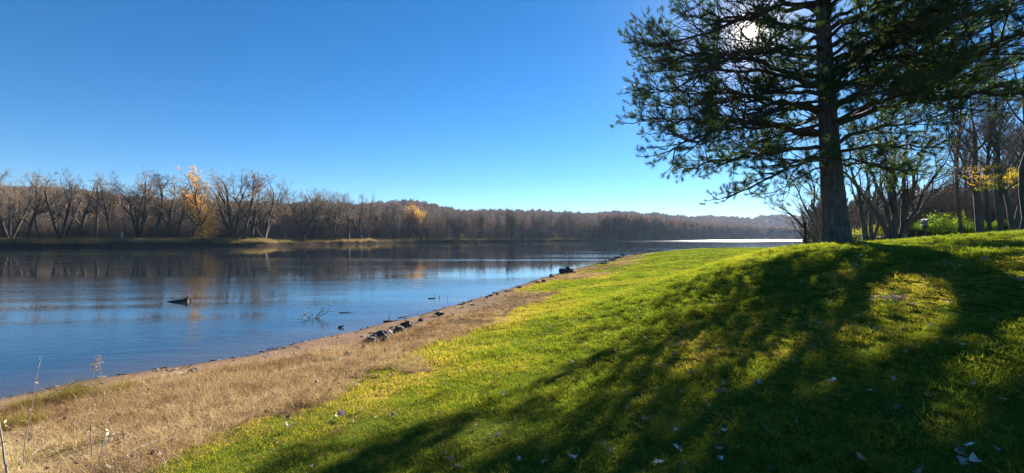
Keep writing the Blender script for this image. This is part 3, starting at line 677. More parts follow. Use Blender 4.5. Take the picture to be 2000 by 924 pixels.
    # rest of the wood
    for i in range(200):
        if i < 48:
            p = trng.uniform(-90, 760); off = trng.uniform(9, 40); kd = ['tall', 'thin', 'vase', 'broad'][int(trng.integers(0, 4))]
        else:
            p = trng.uniform(735, 1330); off = trng.uniform(4, 34) if i % 3 else trng.uniform(3, 7); kd = ['tall', 'thin', 'thin', 'vase'][int(trng.integers(0, 4))]
        D = fbank(p) + off; x = (p - 1000) / 840 * D; top = np.interp(p, *zip(*SKY_Y)) + ((trng.uniform(4, 24) if i % 5 < 1 else trng.uniform(30, 80)) if p < 740 else trng.uniform(1, 14))
        h = EYE + (465 - top) / 840 * D - 2.8
        place_tree(kd, x, D, h, LAB_B, GR_B, lean=(trng.normal(0, .04), trng.normal(0, .06)), wid=trng.uniform(.8, 1.1) * (1. if p < 740 else .8))
    # dead pale snag on the bank
    b = MB(); b.tubes([[(0, 0, -.3), (.1, 0, 1.2), (-.1, .1, 2.6), (.2, 0, 4.2), (.35, 0, 5.2)], [(.1, 0, 1.4), (-.5, .1, 2.4), (-.9, .1, 3.2), (-1.1, .1, 3.9), (-1.1, .1, 4.3)], [(0, 0, .4), (.8, 0, .5), (1.4, .2, .3), (1.9, .2, .1), (2.2, .2, -.3)]],
                      [[.75, .6, .5, .25, .06], [.3, .26, .2, .14, .05], [.4, .32, .25, .2, .1]], 8)
    D = fbank(238) + 3; x = (238 - 1000) / 840 * D; o = obj('dead_tree_stump', b.mesh('dead_stump', [M_DEAD], True)); o.location = (x, D, H(x, D)); o.scale = (.62,) * 3; o['label'] = 'pale broken dead trunk with jagged top on the far bank'; o['category'] = 'tree stump'
far_wood()

wrack()
# brush, thickets: thin stems and twigs
def brush_kind(rng, name, n=60, hmin=2, hmax=7, rad=2.2, mat=M_BRUSH, leaf=0):
    P_, R_ = [], []
    for i in range(n):
        a = rng.uniform(0, 6.28); r = rad * math.sqrt(rng.uniform(0, 1)); h = rng.uniform(hmin, hmax)
        p = walk(rng, (r * math.cos(a), r * math.sin(a), -.2), (rng.normal(0, .18), rng.normal(0, .18), 1), h, 5, .1, .02); P_.append(p); R_.append(np.linspace(.04, .012, 5))
        for j in range(7):
            q = p[rng.integers(1, 5)]; P_.append(walk(rng, q, (rng.normal(0, .7), rng.normal(0, .7), .7), h * rng.uniform(.12, .3), 5, .12, .05)); R_.append(np.linspace(.02, .008, 5))
    b = MB(); b.tubes(P_, R_, 3); me_ = b.mesh(name, [mat], False, 'rnd'); me_.attributes['rnd'].data.foreach_set('value', np.repeat(rng.uniform(0, 1, len(P_)), 15).astype(np.float32)); return me_
brng = np.random.default_rng(61)
BR = [brush_kind(brng, 'brush_kind') for _ in range(4)]
def brush_field(name, p0, p1, n, off0, off1, smin, smax, label, cat):
    p = brng.uniform(p0, p1, n); D = np.array([fbank(a) for a in p]) + brng.uniform(off0, off1, n); x = (p - 1000) / 840 * D
    s = brng.uniform(smin, smax, n); scatter(name, np.stack([x, D, height(x, D)], -1), np.stack([0 * s, 0 * s, brng.uniform(0, 6.28, n)], -1), np.stack([s, s, s * brng.uniform(.8, 1.3, n)], -1), brng.integers(0, 4, n), BR, label, cat)
brush_field('undergrowth', -120, 1350, 1300, 10, 70, .7, 1.6, 'brown leafless undergrowth filling the wood across the river', 'undergrowth')

def crown_kind(rng, name, n=150, mat=M_HILLT):
    d = rng.normal(0, 1, (n, 3)); d /= np.linalg.norm(d, axis=1, keepdims=True); c = d * rng.uniform(.45, 1, (n, 1)) * [4.2, 4.2, 5.0] * (1 + rng.normal(0, .12, (n, 1))); c[:, 2] += 8.5
    w = rng.uniform(.25, .8, (n, 1)); up = np.tile([0., 0, 1], (n, 1)) + d * .7 + rng.normal(0, .3, (n, 3)); sd = np.cross(up, rng.normal(0, 1, (n, 3))); sd /= np.linalg.norm(sd, axis=1, keepdims=True)
    V = np.stack([c - sd * w, c + sd * w, c + up * w * 1.9], 1).reshape(-1, 3); F3 = np.arange(3 * n).reshape(n, 3)
    b = MB(); b.add(V, F3, np.repeat(rng.uniform(0, 1, n), 3)); b.tubes([[(0, 0, -1), (.1, 0, 4), (.3, 0, 9)]], [[.3, .22, .08]], 4)
    return b.mesh(name, [mat], False, 'rnd')
CK = [crown_kind(brng, 'crown_kind', 170) for _ in range(5)]
CK2 = [crown_kind(brng, 'wood_crown_kind', 170, M_BRUSH) for _ in range(3)]
def hill_forest():
    n = 15000; p = brng.uniform(-500, 1720, n); D = np.interp(p, *zip(*RDD)); t_ = brng.uniform(.63, 1.06, n); y = t_ * D; x = (p - 1000) / 840 * y
    z = hill(p, y); s = brng.uniform(.75, 1.25, n) * np.interp(D, [600, 2100], [1, 1.7])
    scatter('hillside_forest', np.stack([x, y, z], -1), np.stack([0 * s, 0 * s, brng.uniform(0, 6.28, n)], -1), np.stack([s, s, s * brng.uniform(.8, 1.2, n)], -1), brng.integers(0, 5, n), CK, 'rust-brown autumn forest covering the distant hills', 'forest')
    n = 2600; p = brng.uniform(1180, 1800, n); D = np.array([fbank(a) for a in p]) + 8 + brng.uniform(0, 1, n) ** 1.5 * 220; x = (p - 1000) / 840 * D
    s = brng.uniform(1.2, 1.9, n); scatter('riverside_forest', np.stack([x, D, height(x, D)], -1), np.stack([0 * s, 0 * s, brng.uniform(0, 6.28, n)], -1), np.stack([s * .8, s * .8, s], -1), brng.integers(0, 5, n), CK, 'hazy grey-brown wood lining the distant river bend', 'forest')
    n = 2400; p = brng.uniform(-300, 1300, n); D = np.array([fbank(a) for a in p]) + brng.uniform(45, 170, n); x = (p - 1000) / 840 * D
    s = brng.uniform(.8, 1.25, n); scatter('deep_wood', np.stack([x, D, height(x, D)], -1), np.stack([0 * s, 0 * s, brng.uniform(0, 6.28, n)], -1), np.stack([s * .8, s * .8, s], -1), brng.integers(0, 5, n), CK, 'grey-brown mass of wood behind the trees of the far bank', 'forest')
hill_forest()
# tall dead grass on the far bank
def bank_grass():
    n = 9000; p = brng.uniform(-100, 1300, n); D = np.array([fbank(a) for a in p]) + brng.uniform(.5, 16, n); x = (p - 1000) / 840 * D
    kinds = [blades(brng, 60, .9, .3, 1.1, .05, .35, .6, M_BANKG, 'bank_tuft', 2) for _ in range(4)]
    z = height(x, D); k = z > .9; x, D, z = x[k], D[k], z[k]; n = len(x)
    s = brng.uniform(.6, 1.3, n); scatter('bank_grass', np.stack([x, D, z], -1), np.stack([0 * s, 0 * s, brng.uniform(0, 6.28, n)], -1), np.stack([s, s, s], -1), brng.integers(0, 4, n), kinds, 'pale dead grass along the top of the far bank', 'grass')
bank_grass()

# ------------------------------------------------------------------ the pine
def bez(a, b, c, d, k):
    t_ = np.linspace(0, 1, k)[:, None]; return (1 - t_) ** 3 * a + 3 * (1 - t_) ** 2 * t_ * b + 3 * (1 - t_) * t_ ** 2 * c + t_ ** 3 * d
PB = np.array([11.35, 15.0]); PZ = H(*PB)
def trunk_at(z): # centre line of the pine's trunk at world height z
    h = z - PZ; return np.array([PB[0] - .045 * h - .04 * math.sin(h * .5), PB[1] + .03 * h, z])
def trunk_r(h): return .86 * float(np.interp(h, [-.4, 0, .25, .8, 2, 3.5, 6, 8.5, 12, 17.5], [.72, .56, .49, .44, .39, .34, .28, .23, .15, .03]))
def build_pine():
    rng = np.random.default_rng(2024)
    root = empty('pine_tree', (PB[0], PB[1], PZ), 'big dark pine with spreading limbs on the lawn crest, sun shining through its crown', 'tree')
    inv = -np.array([PB[0], PB[1], PZ])
    # trunk with flared root toes and furrowed bark
    hs = np.concatenate([np.linspace(-.4, 3, 60), np.linspace(3.1, 17.5, 90)]); n = 56; a = np.arange(n) * 2 * math.pi / n; rings = []
    for h in hs:
        r = trunk_r(h); c = trunk_at(PZ + h); flare = max(0, 1 - h / .9) ** 2
        fur = .035 * np.sin(a * 13 + h * 1.3 + 1.5 * np.sin(h * 1.7)) + .03 * np.sin(a * 21 - h * 2.1 + np.sin(h * 5 + a * 3)) + .02 * np.sin(a * 8 + h * 7)
        toe = flare * (.16 * np.maximum(0, np.sin(a * 4 + .6)) + .08 * np.sin(a * 7 + 2))
        rr = r * (1 + fur + toe) + .006 * rng.normal(0, 1, n); rings.append(np.stack([c[0] + rr * np.cos(a), c[1] + rr * np.sin(a), np.full(n, c[2])], -1))
    V_ = np.concatenate(rings) + inv; ii = np.arange(len(V_)).reshape(len(hs), n); nn = np.roll(ii, -1, 1)
    obj('trunk', mesh_np('pine_trunk', V_, [np.stack([ii[:-1], nn[:-1], nn[1:], ii[1:]], -1).reshape(-1, 4)], [M_PBARK], True), root)
    tufts = []                                      # (pos, dir)
    def limb(start_z, tip, r0, dens=1., sparse=0.):
        s0 = trunk_at(start_z); tip = np.array(tip, float); L = np.linalg.norm(tip - s0); d = tip - s0; hd = unit(np.array([d[0], d[1], 0])); sd = np.array([-hd[1], hd[0], 0])
        b1 = s0 + d * .33 + np.array([0, 0, .10 * L]) + sd * rng.normal(0, .05 * L); b2 = s0 + d * .7 + np.array([0, 0, .03 * L]) + sd * rng.normal(0, .07 * L)
        k = 14; P_ = bez(s0, b1, b2, tip, k); P_[1:-1] += rng.normal(0, .012 * L, (k - 2, 3))
        mb = MB(); mb.tubes([P_], [r0 * np.linspace(1, .16, k) ** .9], 7)
        ns = int(L * 6.6 * dens); P2, R2, P3, R3 = [], [], [], []
        for i in range(ns):
            t_ = .22 + .78 * (i + rng.uniform(0, 1)) / ns; f = t_ * (k - 1); q0 = min(int(f), k - 2); q = P_[q0] + (P_[q0 + 1] - P_[q0]) * (f - q0); dl = unit(P_[q0 + 1] - P_[q0])
            side = 1 if i % 2 else -1; an = R(rng.uniform(35, 68)); lat = unit(sd * side + np.array([0, 0, rng.normal(.12, .42)]))
            l2 = (1.05 - .72 * t_) * L * .40 * rng.uniform(.45, 1.15) + .35
            p2 = walk(rng, q, dl * math.cos(an) + lat * math.sin(an), l2, 5, .13, .05); P2.append(p2); R2.append(np.linspace(.026, .009, 5) * (.6 + .4 * l2 / 2))
            m3 = max(3, int(l2 * 5.4))
            for j in range(m3 + 1):
                if sparse and rng.uniform() < sparse: continue
                if j == m3: q3, dd, l3 = p2[-1], unit(p2[-1] - p2[-2]), .15
                else:
                    f3 = rng.uniform(.25, 1) * 4; a3 = min(int(f3), 3); q3 = p2[a3] + (p2[a3 + 1] - p2[a3]) * (f3 - a3); d3 = unit(p2[a3 + 1] - p2[a3])
                    dd = unit(d3 + perp(rng, d3) * rng.uniform(.5, 1.1) + np.array([0, 0, .15])); l3 = rng.uniform(.15, .5)
                p3 = walk(rng, q3, dd, l3, 5, .16, .12); P3.append(p3); R3.append(np.linspace(.009, .005, 5))
                tufts.append((p3[-1], unit(p3[-1] - p3[-2])))
                if l3 > .3: tufts.append((p3[-2], unit(p3[-2] - p3[-3]) + rng.normal(0, .4, 3)))
        mb.tubes(P2, R2, 4); mb.tubes(P3, R3, 3)
        me_ = mb.mesh('pine_limb', [M_PLIMB], True)
        co = np.empty(len(me_.vertices) * 3, np.float32); me_.vertices.foreach_get('co', co); co = co.reshape(-1, 3) + inv; me_.vertices.foreach_set('co', co.astype(np.float32).ravel()); me_.update()
        obj('branch', me_, root)
    def pz(y): return EYE - (y - 465) / 840 * 15
    V1 = [ # start y in photo, tip (x, y), depth offset, radius, density, sparse
        (302, 1405, 388, 0.5, .07, .9, .1), (292, 1325, 330, -1.2, .08, 1, 0), (268, 1232, 238, 0, .10, 1, 0), (262, 1285, 262, 1.6, .08, 1, 0), (232, 1243, 176, 1, .08, 1, 0), (205, 1302, 292, -2.2, .08, 1, 0),
        (150, 1242, 82, -.8, .09, 1, 0), (112, 1262, 118, 1.8, .10, .9, .1), (95, 1330, 150, -3, .08, .9, .1), (62, 1318, 30, 0, .09, .9, .15), (25, 1338, -35, 1, .09, .9, .15), (-20, 1370, -110, -.5, .08, 1, .1),
        (318, 1478, 392, 1.5, .035, .7, .35), (322, 1500, 330, -2.4, .045, .8, .3), (240, 1360, 330, 2.6, .07, .9, .1), (185, 1330, 210, 3, .08, 1, 0),
        (245, 2030, 172, -.5, .11, 1, 0), (250, 1960, 150, 2.2, .08, .8, .1), (150, 2080, -20, -.2, .12, .8, .25), (190, 2060, 60, .5, .10, .6, .4), (300, 1842, 290, -1.2, .07, 1, 0), (285, 1850, 232, .6, .08, 1, 0),
        (325, 1790, 335, 1.2, .05, .9, .15), (210, 1842, 150, -2, .08, 1, 0), (120, 1900, 70, 2.5, .09, .8, .2), (60, 1960, -60, 0, .09, .8, .25), (90, 1850, 40, -2.6, .08, .9, .15), (312, 1745, 330, -2.2, .045, .9, .1), (170, 1880, 190, 3., .07, .9, .1)]
    V1 += [(140, 1790, 110, -3, .08, 1, 0), (165, 1740, 190, -4, .07, 1, 0), (40, 1850, -20, -2.5, .08, 1, 0), (110, 1860, 130, -1.5, .07, 1, 0), (0, 1800, -60, -3, .07, 1, 0), (170, 1262, 140, 3.2, .08, 1, 0), (215, 1250, 205, 2.6, .08, 1, 0), (-40, 1330, -60, .6, .09, .9, .1), (-90, 1290, -150, -1, .09, .9, .1), (-150, 1300, -230, 1.5, .08, .9, .15), (-210, 1340, -300, 0, .08, .9, .15), (-120, 1900, -200, 0, .08, .8, .2)]
    for (sy, tx, ty, dy, r0, de, sp) in V1:
        dy += 1.9 if tx < 1400 and sy > -30 and dy > -1.5 else 0; Y = 15 + dy; tx += 14 if tx < 1600 else 0; limb(pz(sy), px(tx, ty, Y), r0, de, sp)
    # limbs towards and away from the camera and all of the upper tree
    for i, hz in enumerate(np.concatenate([np.linspace(3.9, 8.6, 17), np.linspace(8.2, 16.6, 30)])):
        if i < 17: az = (180 if i % 2 else 0) + rng.uniform(-42, 42); L = rng.uniform(3.2, 5.6)
        else: az = i * 137.5; L = np.interp(hz, [8, 12, 17], [6.8, 5.6, 1.6]) * rng.uniform(.8, 1.1)
        s0 = trunk_at(PZ + hz); a_ = R(az); ri = rng.uniform(-.02, .12) * L if i < 17 else rng.uniform(.05, .3) * L
        limb(PZ + hz, s0 + np.array([math.sin(a_) * L, math.cos(a_) * L, ri]), .03 + .009 * L, .8 if i < 17 else .75, .15)
    # needles
    T = np.array([a for a, _ in tufts]); Dn = np.array([unit(b) for _, b in tufts])
    # a natural gap in the crown where the sun breaks through
    v = T - [0, 0, EYE]; v /= np.linalg.norm(v, axis=1, keepdims=True); an = np.degrees(np.arccos(np.clip(v @ np.array(SDIR), -1, 1)))
    pp = T[:, 0] * .874 - T[:, 1] * .486; ru = rng.uniform(0, 1, len(T))                 # open seams in the crown that let bands of sun through
    k = (an > .6) & ~((np.abs(pp + .5) < .62) & (T[:, 2] > 6.6) & (ru > .08)) & ~((np.abs(pp + 2.2) < .48) & (T[:, 2] > 6.) & (ru > .1)) & ~((np.abs(pp + 3.5) < .25) & (T[:, 2] > 6.5) & (ru > .4)) & ~((np.abs(pp - 1.6) < .45) & (np.abs(T[:, 2] - 7.) < .45) & (ru > .12))
    T, Dn = T[k], Dn[k]
    T, Dn = T + inv, Dn; nn_ = 62; m_ = len(T); print('tufts', m_)
    base = np.repeat(T, nn_, 0) - np.repeat(Dn, nn_, 0) * rng.uniform(0, .13, (m_ * nn_, 1)); d = np.repeat(Dn, nn_, 0) * rng.uniform(.5, 1.3, (m_ * nn_, 1)) + rng.normal(0, .62, (m_ * nn_, 3)); d /= np.linalg.norm(d, axis=1, keepdims=True)
    l = rng.uniform(.11, .19, (m_ * nn_, 1)); sd = np.cross(d, rng.normal(0, 1, d.shape)); sd /= np.linalg.norm(sd, axis=1, keepdims=True); w = .0031
    Vn = np.stack([base - sd * w, base + sd * w, base + d * l - [0, 0, .012]], 1).reshape(-1, 3)
    obj('crown', mesh_np('pine_needles', Vn, [np.arange(len(Vn)).reshape(-1, 3)], [M_NEEDLE], False, {'rnd': np.repeat(np.repeat(rng.uniform(0, 1, m_), nn_), 3)}), root)
build_pine()

# ------------------------------------------------------------------ woods on the right
WP = {}
for sd, kd in [(21, 'vase'), (22, 'broad'), (23, 'tall'), (24, 'thin'), (25, 'tall'), (26, 'broad')]:
    WP.setdefault(kd, []).append(proto(sd, kd, 'wood_tree', M_WOOD, M_WOODTW, (9, 7, 5, 4, 3)))
wrng = np.random.default_rng(99)
def gx(p, D): return (p - 1000) / 840 * D
def wood_tree(kd, p, D, h, label, group=None, lean=(0, 0), wid=1., rz=None, which=None, name='bare_tree'):
    v = WP[kd][which if which is not None else int(wrng.integers(0, len(WP[kd])))]; x = gx(p, D)
    o = empty(name, (x, D, H(x, D) - .05), label, 'tree', group); o.rotation_euler = (lean[0], lean[1], wrng.uniform(0, 6.28) if rz is None else rz); o.scale = (h * wid, h * wid, h)
    obj('trunk', v[0], o); obj('crown', v[1], o); return o
def custom_tree(name, p, D, stems, label, thick, seed, n=(6, 5, 5, 4), twr=.008):
    """stems: list of photo points each stem passes on its way up"""
    rng = np.random.default_rng(seed); x = gx(p, D); z0 = H(x, D); o = empty(name, (x, D, z0), label, 'tree'); G = Grown()
    S = dict(SPEC); S['rmin'] = twr; S['n'] = list(n); S['ratio'] = [.5, .5, .5, .6]
    for (tx, ty, dY, r) in stems:
        e = px(tx, ty, D + dY) - np.array([x, D, z0]); L = np.linalg.norm(e); st = np.array([np.sign(e[0]) * thick * .3 * min(1, abs(e[0])), 0, -.15])
        k = 8; P_ = bez(st, st + np.array([e[0] * .12, e[1] * .1, L * .28]), e * .66 + np.array([0, 0, .04 * L]), e, k); P_[1:-1] += rng.normal(0, .012 * L, (k - 2, 3)); Rr = r * np.linspace(1, .3, k); Rr[0] *= 1.3; G.put(0, P_, Rr)
        for i in range(n[0] + 3):
            t_ = rng.uniform(.3, 1) if i else 1.; f = t_ * (k - 1); a = min(int(f), k - 2); q = P_[a] + (P_[a + 1] - P_[a]) * (f - a); dl = unit(P_[a + 1] - P_[a]); an = R(rng.normal(36, 9)) * (0 if i == 0 else 1)
            grow(rng, G, q, dl * math.cos(an) + perp(rng, dl) * math.sin(an), L * .42 * rng.uniform(.6, 1.1), r * .42 * (1.1 - .6 * t_), 1, S)
    G.lv = {k_: v_ for k_, v_ in G.lv.items()}
    a, b = tree_meshes(G, 2, (10, 6, 4, 3, 3), M_WOOD, M_WOODTW, name); obj('trunk', a, o); obj('crown', b, o); return o, G
custom_tree('multi_stem_tree', 1754, 32, [(1690, 300, 0, .19), (1722, 285, .5, .21), (1742, 270, -1, .20), (1772, 275, .6, .20), (1800, 292, 0, .19), (1845, 320, -.6, .16), (1862, 345, .6, .11)], 'grey tree with many thick stems fanning out from one base behind the lawn crest', .75, 31)
custom_tree('leaning_tree', 1742, 30, [(1648, 335, 0, .19)], 'bare tree whose single trunk leans far left toward the pine', .3, 32, (5, 4, 4, 4))
custom_tree('waterside_tree', 1612, 24, [(1520, 400, 0, .085), (1545, 350, .5, .075), (1578, 322, -.5, .075), (1600, 300, .6, .09)], 'bare tree behind the pine trunk with fine twigs fanning left over the water', .2, 33, (6, 5, 5, 5), .005)
custom_tree('arching_tree', 1592, 27, [(1548, 436, 0, .07), (1566, 424, .5, .05)], 'low arching bare tree bending left beside the tall dark post', .12, 34, (4, 4, 4, 4), .005)
custom_tree('leaning_tree', 1698, 27, [(1662, 330, 0, .18)], 'dark bare trunk leaning left just right of the pale birdbath', .25, 35, (5, 4, 4, 4))
custom_tree('bare_tree', 1706, 33, [(1690, 310, 0, .16), (1720, 330, .6, .12)], 'forked slim grey tree between the leaning trunk and the brown box', .2, 36, (5, 4, 4, 4))
for (p, D, h, kd, wid, lab) in ((1880, 34, 13.5, 'tall', .7, 'slim bare tree standing amid the green shrubs'), (1916, 32, 13, 'broad', .8, 'bare trunk left of the trio of dark trunks near the lawn corner'), (1936, 30, 12.5, 'tall', .6, 'dark straight trunk in the middle of the close trio on the right'),
                                 (1958, 36, 14, 'tall', .8, 'greyer trunk at the right of the close trio'), (1982, 33, 12, 'vase', .9, 'bare tree with split stems near the right end of the lawn')):
    wood_tree(kd, p, D, h, lab, wid=wid)
# thick trunk at the right edge
custom_tree('bare_tree', 1999, 20, [(2000, 150, 0, .16)], 'dark trunk at the far right end of the lawn crest', .2, 37, (5, 4, 4, 4))
LW = 'bare brown tree in the wood behind the lawn crest'; GW_ = 'bare trees of the wood behind the lawn'
for i in range(60):
    p = 1610 + 500 * wrng.uniform(0, 1) ** .85; D = wrng.uniform(38, 75); top = np.interp(p, [1570, 1640, 1700, 1800, 1850, 1900, 2000, 2100], [400, 370, 330, 310, 250, 215, 205, 200]) + wrng.uniform(0, 1) ** .8 * 130
    h = EYE + (465 - top) / 840 * D - 3.2
    wood_tree(['tall', 'thin', 'broad', 'tall'][i % 4], p, D, h, LW, GW_, lean=(wrng.normal(0, .05), wrng.normal(0, .06)), wid=wrng.uniform(.8, 1.1))
# autumn leaved tree
def autumn_right():
    g = np.random.default_rng(8); v = WP['tall'][0]; D = 29; p = 1950; x = gx(p, D); z0 = H(x, D); o = empty('autumn_tree', (x, D, z0), 'tree with yellow leaves above and orange leaves at its left, near the right edge', 'tree')
    h = 9.; o.scale = (h, h, h); obj('trunk', v[0], o); obj('crown', v[1], o)
    def cl(cx, cy, sx, sy, n, mat, lab):
        C_ = []
        for _ in range(11):
            c = px(cx + g.normal(0, sx), cy + g.normal(0, sy), D + g.normal(0, .7)) - np.array([x, D, z0]); C_.append(c + g.normal(0, 1, (n // 11, 3)) * [.34, .34, .07] + np.stack([0 * g.uniform(0, 1, n // 11)] * 3, -1))
        obj('foliage', leaf_cloud(g, np.concatenate(C_) / h, .042 / h, mat, 'foliage'), o, label=lab)
    cl(1968, 340, 22, 9, 1500, M_YELLOW, 'yellow foliage'); cl(1940, 362, 16, 5, 700, M_OLIVEL, 'olive yellow foliage'); cl(1905, 352, 9, 8, 500, M_ORANGE, 'orange foliage')
autumn_right()
# green shrubs
def shrubs():
    g = np.random.default_rng(9)
    spec = [(1845, 35, 1.3, 1.9, M_GREENL, 'bright green shrub, the tallest, right of the bird feeder'), (1800, 37, 1.0, 1.5, M_GREENL, 'green shrub behind the dark bench and the fanning grey tree'), (1885, 36, 1.3, 1.3, M_GREENL, 'green shrub around the foot of the slim bare tree'), (1925, 37, 1.1, 1.1, M_GREENL, 'low green shrub behind the trio of dark trunks'),
            (1733, 37, .8, 1.3, M_OLIVEL, 'yellow-green shrub between the leaning trunk and the fanning grey tree'), (1700, 36, .6, 1.5, M_OLIVEL, 'narrow yellow-green shrub left of the brown box'), (1862, 40, 1.3, 2.2, M_OLIVEL, 'olive shrub rising behind the bright green one'), (1970, 38, 1., 1.2, M_OLIVEL, 'olive shrub near the right end of the lawn'), (1664, 31, .4, 1.3, M_OLIVEL, 'sparse mossy shrub right beside the pine trunk')]
    for (p, D, r, h, mat, lab) in spec:
        x = gx(p, D); o = empty('shrub', (x, D, H(x, D)), lab, 'shrub'); P_, R_, C_ = [], [], []
        for i in range(46):
            a = g.uniform(0, 6.28); q = walk(g, (.12 * math.cos(a), .12 * math.sin(a), -.05), (math.cos(a) * g.uniform(0, .7) * r / h * 1.4, math.sin(a) * g.uniform(0, .7) * r / h * 1.4, 1), h * g.uniform(.6, 1.1), 6, .12, .0)
            P_.append(q); R_.append(np.linspace(.018, .006, 6)); 
            for j in range(55): s_ = q[g.integers(2, 6)]; C_.append(s_ + g.normal(0, .13, 3))
        b = MB(); b.tubes(P_, R_, 4); obj('stem', b.mesh('shrub_stem', [M_WOOD], True), o); obj('foliage', leaf_cloud(g, np.array(C_), .05, mat, 'foliage'), o)
shrubs()
def right_brush():
    kinds = [brush_kind(brng, 'thicket_kind', 50, 1.2, 5, 1.6) for _ in range(4)]
    n = 420; p = 1600 + 600 * brng.uniform(0, 1, n) ** .8; D = brng.uniform(38, 95, n); x = gx(p, D); s = brng.uniform(.6, 1.2, n)
    k = sdist(x, D, SHs) > 3; x, D, s = x[k], D[k], s[k]; n = len(x)
    scatter('thicket', np.stack([x, D, height(x, D)], -1), np.stack([0 * s, 0 * s, brng.uniform(0, 6.28, n)], -1), np.stack([s] * 3, -1), brng.integers(0, 4, n), kinds, 'brown leafless thicket among the trees behind the lawn', 'undergrowth')
    n = 500; p = brng.uniform(1600, 2300, n); D = brng.uniform(85, 150, n); x = gx(p, D); s = brng.uniform(.5, .8, n)
    k = sdist(x, D, SHs) > 3; x, D, s = x[k], D[k], s[k]; n = len(x)
    scatter('deep_forest', np.stack([x, D, height(x, D)], -1), np.stack([0 * s, 0 * s, brng.uniform(0, 6.28, n)], -1), np.stack([s] * 3, -1), brng.integers(0, 3, n), CK2, 'brown mass of wood far behind the lawn crest', 'forest')
right_brush()

